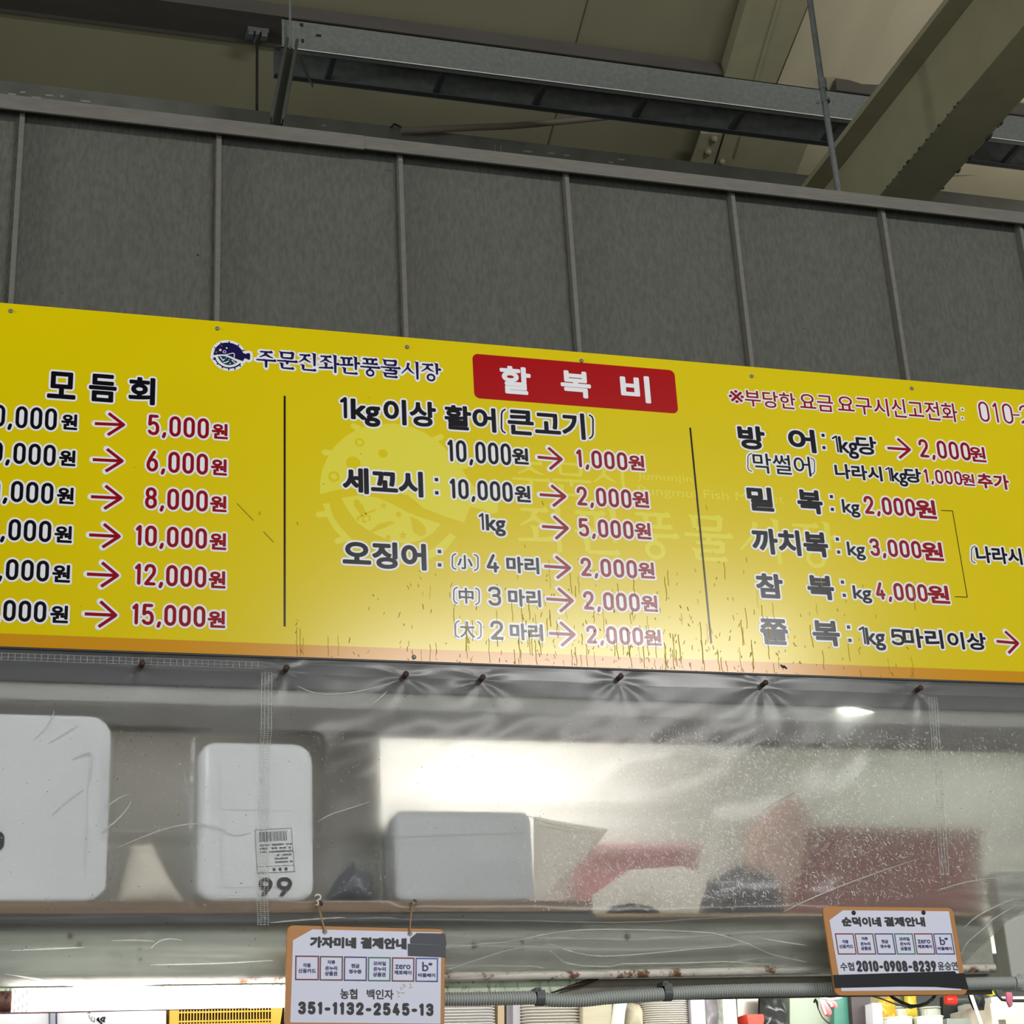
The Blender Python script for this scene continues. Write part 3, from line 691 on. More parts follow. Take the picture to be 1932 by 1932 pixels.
# market name drawn with a tapered brush
def circ(cx, cy, r, n=14): return [(cx+r*math.cos(k*2*math.pi/n), cy+r*math.sin(k*2*math.pi/n)) for k in range(n+1)]
BR = {
'주': [[(.2,.9),(.8,.9)],[(.52,.9),(.42,.72),(.18,.58)],[(.48,.76),(.66,.64),(.84,.58)],[(.02,.42),(.98,.42)],[(.5,.42),(.5,.0)]],
'문': [[(.22,.95),(.24,.64)],[(.22,.95),(.8,.95)],[(.78,.95),(.76,.64)],[(.24,.64),(.76,.64)],[(.0,.46),(1,.46)],[(.5,.46),(.5,.28)],[(.24,.3),(.25,.05)],[(.25,.05),(.82,.05)]],
'진': [[(.08,.9),(.6,.9)],[(.38,.9),(.28,.66),(.04,.46)],[(.32,.7),(.48,.58),(.64,.5)],[(.82,1),(.82,.3)],[(.25,.3),(.25,.05)],[(.25,.05),(.88,.05)]],
'좌': [[(.08,.92),(.62,.92)],[(.38,.92),(.3,.72),(.06,.56)],[(.34,.76),(.48,.65),(.66,.58)],[(.36,.52),(.36,.27)],[(.0,.24),(.7,.28)],[(.82,1),(.82,0)],[(.82,.52),(1.02,.52)]],
'판': [[(.04,.92),(.64,.92)],[(.2,.92),(.23,.54)],[(.48,.92),(.46,.54)],[(.0,.5),(.68,.55)],[(.82,1),(.82,.28)],[(.82,.66),(1.02,.66)],[(.25,.32),(.25,.05)],[(.25,.05),(.88,.05)]],
'풍': [[(.14,.97),(.86,.97)],[(.35,.97),(.37,.72)],[(.65,.97),(.63,.72)],[(.12,.7),(.88,.7)],[(.0,.5),(1,.5)],[(.5,.5),(.5,.36)],circ(.5,.17,.17)],
'물': [[(.22,.98),(.24,.72)],[(.22,.98),(.8,.98)],[(.78,.98),(.76,.72)],[(.24,.72),(.76,.72)],[(.0,.57),(1,.57)],[(.5,.57),(.5,.43)],[(.22,.4),(.78,.4)],[(.78,.4),(.78,.22)],[(.22,.22),(.78,.22)],[(.23,.22),(.23,.03)],[(.23,.03),(.84,.03)]],
'시': [[(.4,.94),(.32,.62),(.02,.28)],[(.35,.66),(.5,.46),(.68,.32)],[(.84,1),(.84,0)]],
'장': [[(.06,.93),(.62,.93)],[(.38,.93),(.28,.7),(.02,.5)],[(.34,.74),(.48,.62),(.66,.54)],[(.82,1),(.82,.38)],[(.82,.68),(1.02,.68)],circ(.5,.18,.18)]}
def brush(mb, pl, word, BL, TR, wd, mi, out=None, ow=.004, lift=.0008, gap=.04):
    a0, b0 = pl.P(*BL); a1, b1 = pl.P(*TR); n = len(word); cw = (a1-a0)/n; h = b1-b0
    acc = {0: [], 1: []}
    for pas in (0, 1):
        if pas == 0 and out is None: continue
        for i, ch in enumerate(word):
            for s in BR[ch]:
                pts = [(a0+cw*(i+gap/2+x*(1-gap)), b0+y*h) for x, y in s]
                if pas == 0: acc[0] += pen(pts, [(k, k+1) for k in range(len(pts)-1)], wd+ow)
                else:
                    dx, dy = pts[-1][0]-pts[0][0], pts[-1][1]-pts[0][1]
                    horiz = abs(dx) > abs(dy)*2.5 and len(s) < 4
                    ring = len(s) > 4
                    for k in range(len(pts)-1):
                        t0, t1 = k/(len(pts)-1), (k+1)/(len(pts)-1)
                        f = (lambda t: .62+.25*t) if horiz else ((lambda t: .8) if ring else (lambda t: 1.15-.35*t if len(s) == 2 else 1.1-.75*t))
                        (x0, y0), (x1, y1) = pts[k], pts[k+1]; L = math.hypot(x1-x0, y1-y0); nx, ny = -(y1-y0)/L*wd, (x1-x0)/L*wd
                        q0, q1 = f(t0), f(t1)
                        acc[1].append([(x0+nx*q0, y0+ny*q0), (x0-nx*q0, y0-ny*q0), (x1-nx*q1, y1-ny*q1), (x1+nx*q1, y1+ny*q1)])
                    x, y = pts[0]; e = pts[-1]
                    if horiz: acc[1].append([(e[0]-wd*2.2, e[1]+wd*.6), (e[0]-wd*.6, e[1]+wd*1.5), (e[0]+wd*.7, e[1]-wd*.2), (e[0]-wd*1.0, e[1]-wd*.9)])
                    elif len(s) == 2: acc[1].append([(x-wd*2.1, y+wd*1.1), (x+wd*1.1, y+wd*.5), (x+wd*1.1, y-wd*1.2), (x-wd*.9, y-wd*.9)])
                    for (cx, cy) in pts[1:-1]: acc[1].append([(cx+wd*.8*math.cos(k*math.pi/4), cy+wd*.8*math.sin(k*math.pi/4)) for k in range(8)])
    if acc[0]: merge(mb, pl, acc[0], out, .0004)
    merge(mb, pl, acc[1], mi, lift)
b = MB(); brush(b, PS, '주문진좌판풍물시장', (482, 692), (831, 688), .0029, 0, 1, .0034)
b.build('name_lettering', [m_navy, m_wht], sign)
# round fish emblem beside the name
e = lambda p: (390+p[0]/19.32, 630+p[1]/19.32)
b = MB()
def arc(cx, cy, rx, ry, a0, a1, n=18): return [(cx+rx*math.cos(math.radians(a0+(a1-a0)*k/n)), cy-ry*math.sin(math.radians(a0+(a1-a0)*k/n))) for k in range(n+1)]
upper = [(245, 785)] + [(255, 690), (290, 580), (360, 470), (460, 385), (560, 340), (680, 322), (820, 325), (960, 355), (1090, 415), (1200, 500), (1280, 600), (1320, 690), (1400, 735), (1500, 705), (1570, 712), (1585, 800), (1575, 930), (1540, 955), (1460, 920), (1380, 890), (1340, 960), (1320, 1000), (1180, 950), (1020, 895), (870, 820), (720, 765), (560, 750), (400, 755)]
lower_out = [(230, 850), (320, 860), (350, 960), (430, 1070), (540, 1150), (700, 1215), (860, 1225), (1010, 1195), (1140, 1130), (1210, 1070), (1240, 1110), (1150, 1190), (1010, 1245), (860, 1270), (690, 1255), (530, 1190), (400, 1095), (310, 970)]
lens = [(400, 825), (520, 805), (660, 815), (780, 855), (900, 910), (1010, 970), (1120, 1020), (1040, 1090), (920, 1135), (800, 1145), (680, 1120), (560, 1050), (460, 940)]
back = []
for poly in (upper, lower_out, lens):
    pts = [PS.P(*e(p)) for p in poly]; n = len(pts)
    back += pen(pts, [(i, (i+1) % n) for i in range(n)], .0058) + [pts]
back.append([PS.P(*e(p)) for p in ((245, 785), (560, 740), (900, 850), (1320, 1000), (1210, 1080), (860, 1260), (540, 1180), (320, 960))])
merge(b, PS, back, 1, .0004)
for poly, mi in ((upper, 0), (lower_out, 0), (lens, 2)): merge(b, PS, [[PS.P(*e(p)) for p in poly]], mi, .0008)
for (p, q) in (((320, 520), (275, 500)), ((540, 360), (500, 320)), ((820, 330), (815, 275)), ((1130, 440), (1180, 400)), ((1290, 610), (1370, 605)), ((310, 930), (220, 925)), ((420, 1080), (365, 1115)), ((585, 1190), (560, 1260)), ((800, 1250), (800, 1330)), ((1010, 1230), (1040, 1310)), ((1190, 1130), (1240, 1200)), ((1190, 1110), (1240, 1090))):
    line(b, PS, [e(p), e(q)], .0013, 0, .0009)
for (p, r_, mi) in (((725, 525), .0018, 1), ((495, 592), .003, 3), ((348, 675), .0026, 4), ((540, 440), .0018, 4), ((710, 882), .001, 1), ((815, 940), .001, 1), ((848, 1085), .0014, 1)):
    dot(b, PS, e(p), r_, mi, .001)
line(b, PS, [e(p) for p in arc(645, 660, 52, 45, 0, 360)], .0006, 1, .001, butt=False)
line(b, PS, [e(p) for p in ((680, 770), (960, 705), (1010, 740), (990, 880))], .0009, 1, .001, butt=False)
for pts in (((490, 845), (540, 910), (590, 975), (640, 930)), ((620, 1050), (700, 1045), (790, 1000)), ((920, 970), (980, 1020), (1030, 1070))): line(b, PS, [e(p) for p in pts], .0011, 1, .001, butt=False)
b.build('fish_emblem', [m_navy, m_wht, m_teal, m_pink, m_dpink], sign)

# faded emblem and name printed under the prices
wf = lambda p: (580+p[0]/4.6, 760+p[1]/4.6)
b = MB(); L1, L2 = .00010, .00018
up = [(108, 795), (108, 700), (125, 590), (165, 490), (230, 385), (330, 290), (450, 220), (600, 185), (760, 180), (900, 205), (1030, 265), (1150, 350), (1250, 450), (1330, 560), (1380, 640), (1440, 720), (1520, 800), (1600, 840), (1660, 860), (1650, 950), (1610, 965), (1500, 920), (1410, 905), (1390, 960), (1360, 1040), (1200, 990), (1010, 915), (850, 800), (720, 760), (560, 735), (400, 735), (240, 760)]
ln = [(290, 825), (450, 803), (600, 820), (720, 870), (870, 950), (1010, 1005), (1160, 1050), (1090, 1130), (980, 1195), (850, 1225), (700, 1190), (560, 1130), (430, 1040), (350, 930)]
ri = [(130, 875), (190, 870), (210, 960), (270, 1060), (370, 1170), (470, 1240), (440, 1280), (330, 1200), (230, 1100), (170, 990)]
ro = [(1240, 1130), (1290, 1165), (1200, 1280), (1060, 1360), (900, 1400), (760, 1400), (760, 1350), (950, 1330), (1100, 1260)]
fp = [[PS.P(*wf(p)) for p in poly] for poly in (up, ln, ri, ro)]
for p, q in (((230, 440), (150, 430)), ((450, 225), (400, 200)), ((1080, 330), (1160, 295)), ((1290, 560), (1380, 545)), ((190, 960), (100, 970)), ((330, 1180), (260, 1200))): fp += pen([PS.P(*wf(p)), PS.P(*wf(q))], [(0, 1)], .0068)
merge(b, PS, fp, 0, L1)
for p, r_, mi in (((452, 343), .0098, 1), ((452, 343), .0060, 0), ((656, 440), .0098, 1), ((398, 525), .0155, 1), ((230, 640), .0120, 1), ((230, 640), .0070, 0), ((792, 968), .006, 1), ((700, 1168), .005, 1)): dot(b, PS, wf(p), r_, mi, L2 if mi else L2+.00006, 20)
shape(b, PS, [wf(p) for p in ((800, 800), (870, 800), (960, 870), (965, 895))], 1, L2)
for pts in (((400, 850), (430, 835), (480, 890), (510, 960), (470, 985), (410, 900)), ((545, 1110), (620, 1050), (720, 1025), (760, 1040), (680, 1080), (560, 1125)), ((890, 985), (960, 1015), (1025, 1080), (1030, 1140), (980, 1160), (920, 1120))): shape(b, PS, [wf(p) for p in pts], 1, L2)
for pts in (((470, 985), (430, 1000), (440, 1020)), ((490, 980), (480, 1030), (510, 1030)), ((510, 960), (560, 940), (585, 930)), ((505, 970), (540, 990), (540, 1020))): line(b, PS, [wf(p) for p in pts], .0022, 1, L2, butt=False)
for (cx, cy, r_) in ((660, 892, 32), (830, 1150, 42)):
    shape(b, PS, [wf((cx+(r_ if k % 2 == 0 else r_*.42)*math.sin(k*math.pi/5), cy-(r_ if k % 2 == 0 else r_*.42)*math.cos(k*math.pi/5))) for k in range(10)], 1, L2)
b.build('faded_emblem', [m_pal, m_yel], sign)
b = MB(); brush(b, PS, '주문진', (965, 930), (1187, 880), .0044, 0, lift=L1); brush(b, PS, '좌판풍물시장', (972, 1038), (1580, 990), .0062, 0, lift=L1, gap=.12)
text(b, PS, 'Jumunjin', (1203, 908), (1305, 897), 0, 0.0, mode='box'); text(b, PS, 'Pungmul Fish Market', (1205, 938), (1478, 934), 0, 0.0, mode='box')
for i in range(len(b.v)): b.v[i] = (b.v[i][0], YS-L1 if b.v[i][1] < YS-L1 else b.v[i][1], b.v[i][2])
b.build('faded_lettering', m_pal, sign)
# screws of the sign
for px in ((20, 587), (410, 620), (768, 655), (1097, 681), (1418, 710), (1720, 733), (781, 1240)):
    b = MB(); screw_head(b, aty(px[0], px[1], YS), .0048); b.build('screw', m_galv, sign)
b = MB(); c = aty(1478, 1258, YS); b.ball(c, .005, 10, sc=(1.2, .5, .7)); b.ball(c+Vector((.006, 0, -.003)), .003, 8, sc=(1, .5, 1)); b.ball(c+Vector((-.005, 0, .003)), .0025, 8, sc=(1, .5, 1)); b.build('dirt_clump', m_black, sign)
# drips and dirt
b = MB(); rnd = random.Random(3)
for k in range(430):
    px = min(1720, max(560, rnd.gauss(1180, 270))); top = 1262 - abs(rnd.gauss(0, 1))*75; py = 1225 + (px)*.033 - abs(rnd.gauss(0, 90))
    L = rnd.choice([3, 4, 5, 6, 8, 10]) if rnd.random() < .72 else rnd.uniform(20, 60)
    w_ = rnd.uniform(.0002, .0006)
    a_, c_ = PS.P(px, py), None
    z_low = max(a_[1]-L*.00113, Z0+.002)
    pts = [a_]
    if L > 15:
        for j in range(1, 5): pts.append((a_[0]+rnd.uniform(-.0015, .0015), a_[1]+(z_low-a_[1])*j/4))
    else: pts.append((a_[0]+rnd.uniform(-.004, .004), z_low))
    seq(b, PS, pts, w_, rnd.choice([0, 0, 1]) if L < 15 else 1, .0012)
for q in (((447, 950), (478, 982)), ((497, 1003), (516, 1023)), ((490, 965), (490, 972))): line(b, PS, q, .0005, 0, .0012)
for k in range(40):
    dot(b, PS, (rnd.uniform(10, 1900), rnd.uniform(700, 1200)), rnd.uniform(.0004, .0011), 0, .0012, 6)

b.build('dirt_streak', [mat('dark_grime', C(110, 88, 20), 0.7), mat('brown_grime', C(176, 152, 20), 0.6)], sign)['kind'] = 'stuff'
# ================================================================== STALL FRONT BELOW THE SIGN
m_beam = mat('worn_white_steel', C(168, 168, 162), 0.35, metal=0.25, var=0.12, vscale=16, stretch=(0.25, 1, 1), bump=0.08, bscale=90)
m_rail = mat_rusty('rail_grey_paint', C(150, 154, 140), C(96, 58, 34), 0.30, 9, (1, 1, 2.2), 0.35)
m_lip = mat_rusty('rusted_lip', C(206, 200, 190), C(112, 70, 42), 0.46, 26, (1, 1, 1), 0.6)
m_flake = mat_rusty('flaking_pale_paint', C(202, 212, 190), C(132, 142, 122), 0.47, 60, (1.6, 1, .8), 0.6)
m_crack = mat_rusty('cracked_grey_paint', C(124, 119, 108), C(40, 34, 28), 0.31, 34, (1, 1, .7), 0.7)
m_wood = mat('weathered_plywood', C(120, 98, 76), 0.7, var=0.25, vscale=26, stretch=(0.12, 1, 3))
m_wood2 = mat('pale_plywood', C(160, 136, 104), 0.7, var=0.25, vscale=26, stretch=(0.12, 1, 3))
m_foam = mat('white_foam', C(226, 229, 231), 0.75, var=0.03, vscale=40, bump=0.25, bscale=220)
m_rust = mat('rusty_screw', C(58, 36, 26), 0.7)
m_dark = mat('dark_navy_bag', C(44, 48, 58), 0.35)
XL, XR = -0.45, 3.05
zp = lambda y, Y=0.0: aty(966, y, Y).z

# header: stepped sheet steel between sign and shelf
zc0, zc1, zc2, zc3 = 2.66, zp(1312), zp(1347, .022), zp(1387, .03)
b = MB(); b.profile([(0.0, 2.70), (0.0, zc1), (0.022, zc1-.001), (0.022, 2.70)], XL, XR); hd = thing('header_beam', 'stepped pale steel header under the price sign, behind the clear curtain', 'beam', (1.2, 0, zc3))
b.build('upper_plate', mat('dark_zinc_plate', C(66, 68, 70), 0.5, metal=.2, var=.15, vscale=20), hd)
b = MB(); b.profile([(0.012, zc1), (0.012, zc1-.001), (0.030, zc2), (0.05, zc2), (0.05, zc1)], XL, XR); b.build('bevelled_plate', mat('bevel_glare_tone', C(204, 204, 200), .32, metal=.2, var=.1, vscale=16, stretch=(.25, 1, 1)), hd)  # pale colour stands in for glare on the slanted plate
b = MB(); b.profile([(0.026, zc2+.004), (0.026, zc3), (0.075, zc3), (0.075, zc2+.004)], XL, XR); b.build('lower_bar', mat('grey_steel_bar', C(82, 80, 75), 0.5, var=.12, vscale=12, stretch=(.2, 1, 1)), hd)
# recess: back panel, roof panel, ends
YB = 0.42
b = MB(); b.box((XL, YB, 2.13), (XR, YB+.02, 2.72)); struct(b.build('wall_back', mat('recess_sheet_steel', C(160, 158, 148), 0.4, metal=0.1, var=0.08, vscale=6)))
b = MB(); b.box((XL, 0.022, 2.70), (XR, YB+.02, 2.72)); b.box((XL, .04, 2.62), (XL+.02, YB, 2.70)); struct(b.build('trim_4', m_beam))
b = MB(); b.box((XL-1, 1.45, 0), (XR+1, 1.47, 2.70)); struct(b.build('wall_stall', m_inner))
b = MB(); b.box((XL-1, YB+.02, 2.70), (XR+1, 1.47, 2.72)); struct(b.build('trim_5', m_inner))

xdv = aty(712, 1450, .09).x; b = MB(); b.box((xdv, .09, zp(1700)), (xdv+.006, YB, 2.70)); struct(b.build('spill_divider', bpy.data.materials['recess_sheet_steel']))  # divider added to keep the recess light off the left side
# shelf rail with rolled lip
za, zb_, zl = zp(1742), zp(1836), zp(1850)
rail = thing('shelf_rail', 'grey painted steel rail with a rusty rolled lip under the shelf boards', 'rail', (1.2, .02, zl))
b = MB(); b.profile([(.045, za+.009), (.034, za+.005), (.022, za-.012), (.018, za-.035), (.020, zb_+.012), (.012, zb_+.004), (.012, zb_-.001), (.06, zb_-.001), (.06, za+.009)], XL, 2.045); b.build('face', m_rail, rail)
b = MB(); b.profile([(.0, zp(1722)), (.0, za+.004), (.004, za+.004), (.004, zp(1722)-.003), (.05, zp(1722)-.003), (.05, zp(1722))], XL, aty(1120, 1722, 0).x); b.build('board_shade_strip', mat('board_shade', C(34, 37, 40), .5, var=.15, vscale=14), rail)  # dark strip painting the shade under the shelf board
b = MB(); b.tube([(XL, .012, zb_-.002), (0.7, .011, zb_-.0025), (1.0, .011, zb_-.004), (1.3, .012, zb_-.002), (1.6, .012, zb_+.001), (2.04, .012, zb_-.001)], .0085, 12); b.build('rolled_lip', m_lip, rail)
b = MB()
for p in ((133, 1766, .006), (150, 1782, .006), (895, 1783, .009), (986, 1775, .005), (985, 1790, .004), (1184, 1768, .007), (1376, 1765, .005), (1493, 1804, .005), (264, 1790, .004), (265, 1811, .003)):
    q = aty(p[0], p[1], .0185); b.ball(q, p[2], 8, sc=(.8, .25, 1))
b.build('stain', mat('dark_stain', C(70, 66, 58), 0.7), rail)['kind'] = 'stuff'
# panel behind the conduit: pale flaking part and grey cracked part
fp_ = thing('lower_fascia', 'flaking fascia strip behind the grey conduit, pale at left and cracked grey at right', 'fascia', (1.2, .034, zp(1905)))
b = MB(); b.prism([(XL, .034, zp(1846)), (aty(1128, 1846, .034).x, .034, zp(1846)), (aty(1100, 1855, .034).x, .034, zp(1855)), (aty(1040, 1873, .034).x, .034, zp(1874)), (aty(1020, 1878, .034).x, .034, zp(1888)), (XL, .034, zp(1888))], (0, .006, 0)); b.build('pale_panel', m_flake, fp_)
b = MB(); b.prism([(aty(1000, 1846, .042).x, .042, zp(1844)), (2.045, .042, zp(1844)), (2.045, .042, zp(1886)), (aty(1000, 1846, .042).x, .042, zp(1886))], (0, .008, 0)); b.build('grey_panel', m_crack, fp_)
b = MB(); b.tube([aty(1128, 1845, .03), aty(1100, 1855, .03), aty(1075, 1862, .03), aty(1040, 1873, .03)], [.004, .005, .003, .001], 7); b.build('torn_edge', m_rust, fp_)
# right end post
b = MB(); x0 = aty(1895, 1750, .0).x; b.box((x0, .0, aty(1932, 1866, 0).z), (x0+.12, .05, zp(1640))); po = b.build('end_post', mat('pale_post', C(178, 180, 170), 0.5, var=.05, vscale=8), bevel=.004)
tag(po, 'pale grey upright post at the right end of the shelf rail', 'post')

# shelf boards
b = MB(); xe = aty(1118, 1708, -.004).x; b.box((XL, -.006, zp(1721)), (xe, .40, zp(1700))); bd1 = b.build('shelf_board', m_wood, bevel=.002)
tag(bd1, 'thick brown plywood shelf board under the foam boxes', 'shelf board')
b = MB(); b.box((xe+.004, -.004, zp(1731)), (2.045, .40, zp(1724))); bd2 = b.build('shelf_board', m_wood2, bevel=.001)
tag(bd2, 'thin pale plywood shelf board at right, lower than the thick one', 'shelf board')
zs1, zs2 = zp(1700), zp(1724)

# ------------------------------------------------------------------ foam boxes
def rbox(x0, x1, y0, y1, z0, z1, r, lean=0.0, n=6):
    """box with rounded front outline in XZ, slightly domed corners"""
    pts = []
    for cx, cz, a in ((x1-r, z1-r, 0), (x0+r, z1-r, 1), (x0+r, z0+r*.8, 2), (x1-r, z0+r*.8, 3)):
        rz_ = r if a < 2 else r*.8
        pts += [(cx+r*math.cos((a+k/n)*math.pi/2), cz+rz_*math.sin((a+k/n)*math.pi/2)) for k in range(n+1)]
    return pts
def front(b, pts, y0, y1, mi=0):
    b.prism([(x, y0, z) for x, z in pts], (0, y1-y0, 0), mi)
xa, xb2 = aty(-60, 1500, .0).x, aty(206, 1500, .0).x
bx = thing('foam_slab', 'large white foam slab with rounded corners standing at the far left of the shelf', 'foam slab', ((xa+xb2)/2, .0, zs1))
b = MB(); front(b, rbox(xa, xb2, 0, 0, zs1, aty(100, 1349, .0).z, .042), -.004, .020); b.build('body', m_foam, bx, bevel=.008, seg=3)
b = MB(); xr = aty(168, 1500, -.001).x; b.tube([aty(172, 1400, -.004), aty(168, 1500, -.004), aty(165, 1600, -.004), aty(163, 1650, -.004)], .003, 8); b.build('raised_ridge', m_foam, bx)
b = MB(); text(b, Plane((0, -.0045, 0)), '0', (-38, 1608), (9, 1566), 0, .003); b.build('number_print', m_ink, bx)
xa, xb2 = aty(372, 1600, -.004).x, aty(592, 1600, -.004).x
zt_, zm_ = aty(480, 1400, -.004).z, 0
bx2 = thing('foam_box', 'white foam box marked 99 with a barcode sticker, second from left on the shelf', 'box', ((xa+xb2)/2, -.004, zs1))
b = MB(); front(b, rbox(xa, xb2, 0, 0, zs1, zt_, .036), -.004, .22); b.build('body', m_foam, bx2, bevel=.012, seg=3)
b = MB(); pa_, pb2 = aty(418, 1675, -.006), aty(562, 1545, -.006); front(b, rbox(pa_.x, pb2.x, 0, 0, pa_.z, pb2.z, .008), -.0062, .0); b.build('raised_panel', m_foam, bx2, bevel=.002)
b = MB(); pa_, pb2 = aty(414, 1528, -.006), aty(556, 1432, -.006); front(b, rbox(pa_.x, pb2.x, 0, 0, pa_.z, pb2.z, .012), -.0062, .0); b.build('raised_panel', m_foam, bx2, bevel=.002)
PB = Plane((0, -.0064, 0))
for (q, r_) in (((488, 1692), (514, 1656)), ((522, 1692), (551, 1655))):
    b = MB(); text(b, PB, '9', q, r_, 0, .0019); b.build('number_print', m_ink, bx2)
b = MB()
stk = ((480.5, 1566), (550, 1562), (556, 1645), (485, 1648))
shape(b, PB, stk, 0, .0003)
def st(u, v):
    (a, b1), (c, d), (e_, f), (g, h) = stk
    return ((a+(c-a)*u)*(1-v)+(g+(e_-g)*u)*v, (b1+(d-b1)*u)*(1-v)+(h+(f-h)*u)*v)
rn = random.Random(11)
def srect(u0, v0, u1, v1, mi=1): shape(b, PB, [st(u0, v0), st(u1, v0), st(u1, v1), st(u0, v1)], mi, .0006)
for (a, c, d, e_) in ((0, 0, 1, .012), (0, .988, 1, 1), (0, 0, .012, 1), (.988, 0, 1, 1), (0, .845, 1, .855)): srect(a, c, d, e_)
u = .12
while u < .84:
    w_ = rn.choice([.008, .012, .02, .028]); srect(u, .06, u+w_, .28); u += w_+rn.choice([.01, .014, .02])
for r0 in range(6):
    v = .34+r0*.08; u = .12 if r0 < 3 else .5
    while u < .95:
        w_ = rn.uniform(.03, .07)
        if rn.random() < .82: srect(u, v, u+w_, v+.04)
        u += w_+.015
for u in (.42, .58, .74): srect(u, .89, u+.07, .96)
b.build('barcode_sticker', [mat('sticker_paper', C(222, 224, 226), 0.6), m_ink], bx2)
xa, xb2 = aty(742, 1600, .015).x, aty(1002, 1600, .015).x
bx3 = thing('foam_tray', 'wide pale grey foam tray standing on the shelf, half covered by a plastic bag', 'tray', ((xa+xb2)/2, .015, zs1))
b = MB(); zt_ = aty(870, 1532, .015).z
front(b, rbox(xa, xb2, 0, 0, zs1, zt_, .02), .002, .22); b.build('body', mat('grey_foam', C(196, 199, 201), 0.7, var=.04, vscale=30, bump=.2, bscale=200), bx3, bevel=.01, seg=3)
b = MB(); b.tube([aty(750, 1580, .003), aty(850, 1576, .003), aty(994, 1572, .003)], .0016, 6); b.build('rim_groove', m_beam, bx3)
# crumpled film bags
m_bag = mat_film('bag_film', 0.42, (0.93, 0.92, 0.9, 1), 0.25, gloss=0.25)
m_bagc = mat('cream_bag_film', C(224, 216, 200), 0.5)
def crumple(px, Y, dy, name, m, label, cat='bag', amp=.008, sc=14, n=10):
    """closed crumpled bag whose front outline passes through px corners at depth Y"""
    pts = [aty(x, y, Y) for x, y in px]; c = sum(pts, Vector())/len(pts); k = len(pts)
    dense = []
    for i in range(k):
        for j in range(n): dense.append(pts[i].lerp(pts[(i+1) % k], j/n))
    N = len(dense); R_ = 7; vs = []; fs = []
    for side in (0, 1):
        for r in range(R_+1):
            t = r/R_
            for p in dense:
                q = c.lerp(p, t); bulge = math.sqrt(max(0, 1-t*t*.98))*dy*.5
                nz = noise.noise(Vector((q.x, q.z, side*3.1))*sc)*amp*(1.0 if 0 < t < 1 else 0.25)
                vs.append(Vector((q.x, q.y+dy*.5+(-1 if side == 0 else 1)*bulge+nz, q.z)))
        o = side*(R_+1)*N
        for r in range(R_):
            for i in range(N): fs.append([o+r*N+i, o+r*N+(i+1) % N, o+(r+1)*N+(i+1) % N, o+(r+1)*N+i])
    b = MB(); b.add(vs, fs, 0, True)
    return tag(b.build(name, m), label, cat)
crumple([(222, 1700), (250, 1590), (290, 1588), (326, 1660), (352, 1699)], .012, .06, 'plastic_bag', m_bagc, 'cream paper-like bag standing between the left foam box and the box marked 99')
crumple([(600, 1700), (610, 1560), (690, 1470), (728, 1500), (728, 1700)], .25, .05, 'plastic_bag', m_bag, 'crumpled clear bag between the box marked 99 and the grey foam tray', amp=.014, sc=22)
crumple([(612, 1700), (640, 1650), (668, 1622), (704, 1645), (708, 1700)], .0, .03, 'plastic_bag', m_dark, 'dark navy bag in the gap between the box marked 99 and the grey foam tray')
crumple([(1010, 1700), (1010, 1538), (1060, 1548), (1150, 1562), (1138, 1580), (1100, 1625), (1030, 1699)], -.002, .02, 'plastic_bag', m_bagc, 'cream translucent bag with a pointed corner beside the grey foam tray', amp=.006, sc=16)
m_redc = mat('dull_red_plastic', C(124, 66, 62), 0.45, var=.1, vscale=10)
m_pinkc = mat('dusty_pink_plastic', C(168, 104, 108), 0.5, var=.12, vscale=12)
# red crate and neighbours
def crate(px0, px1, Y, d, zbot, name, m, label, cat):
    p, q = aty(*px0, Y), aty(*px1, Y)
    r = thing(name, label, cat, ((p.x+q.x)/2, Y+d/2, zbot))
    x0, x1, zt = min(p.x, q.x), max(p.x, q.x), p.z
    t = .008
    b = MB(); i = .02
    b.add([(x0+i, Y+i, zbot), (x1-i, Y+i, zbot), (x1-i, Y+d-i, zbot), (x0+i, Y+d-i, zbot), (x0, Y, zt), (x1, Y, zt), (x1, Y+d, zt), (x0, Y+d, zt)], [(0, 3, 2, 1), (0, 1, 5, 4), (1, 2, 6, 5), (2, 3, 7, 6), (3, 0, 4, 7)])
    b.build('body', m, r, thick=.004)
    b = MB(); b.box((x0-t, Y-t, zt-.014), (x1+t, Y, zt)); b.box((x0-t, Y+d, zt-.014), (x1+t, Y+d+t, zt)); b.box((x0-t, Y, zt-.014), (x0, Y+d, zt)); b.box((x1, Y, zt-.014), (x1+t, Y+d, zt)); b.build('rim', m, r, bevel=.002)
    return r
crate((1500, 1560), (1850, 1560), .16, .2, zs2, 'plastic_crate', m_redc, 'dull red plastic crate at the right end of the shelf', 'crate')
crate((1120, 1592), (1318, 1592), .2, .18, zs1-.0, 'plastic_basin', m_pinkc, 'dusty pink basin behind the cream bag, right of the foam tray', 'basin') 
crumple([(1400, 1722), (1420, 1560), (1500, 1490), (1540, 1520), (1520, 1640), (1490, 1722)], .11, .04, 'plastic_bag', mat('salmon_bag', C(180, 152, 138), .5), 'salmon pink bag leaning on the red crate')
crumple([(1330, 1724), (1340, 1660), (1400, 1630), (1470, 1650), (1490, 1724)], .08, .03, 'plastic_bag', m_dark, 'dark grey bag lying right of the cream bag on the thin board')
crumple([(1105, 1722), (1125, 1685), (1190, 1640), (1290, 1632), (1340, 1650), (1320, 1722)], .0, .02, 'plastic_bag', m_bagc, 'cream cloth-like bag slumped on the thin board', amp=.006)
crumple([(1145, 1724), (1158, 1708), (1195, 1702), (1235, 1710), (1256, 1724)], -.004, .02, 'tray_lid', m_black, 'small black dome lid at the front edge of the thin board', 'lid', amp=.001, sc=5)

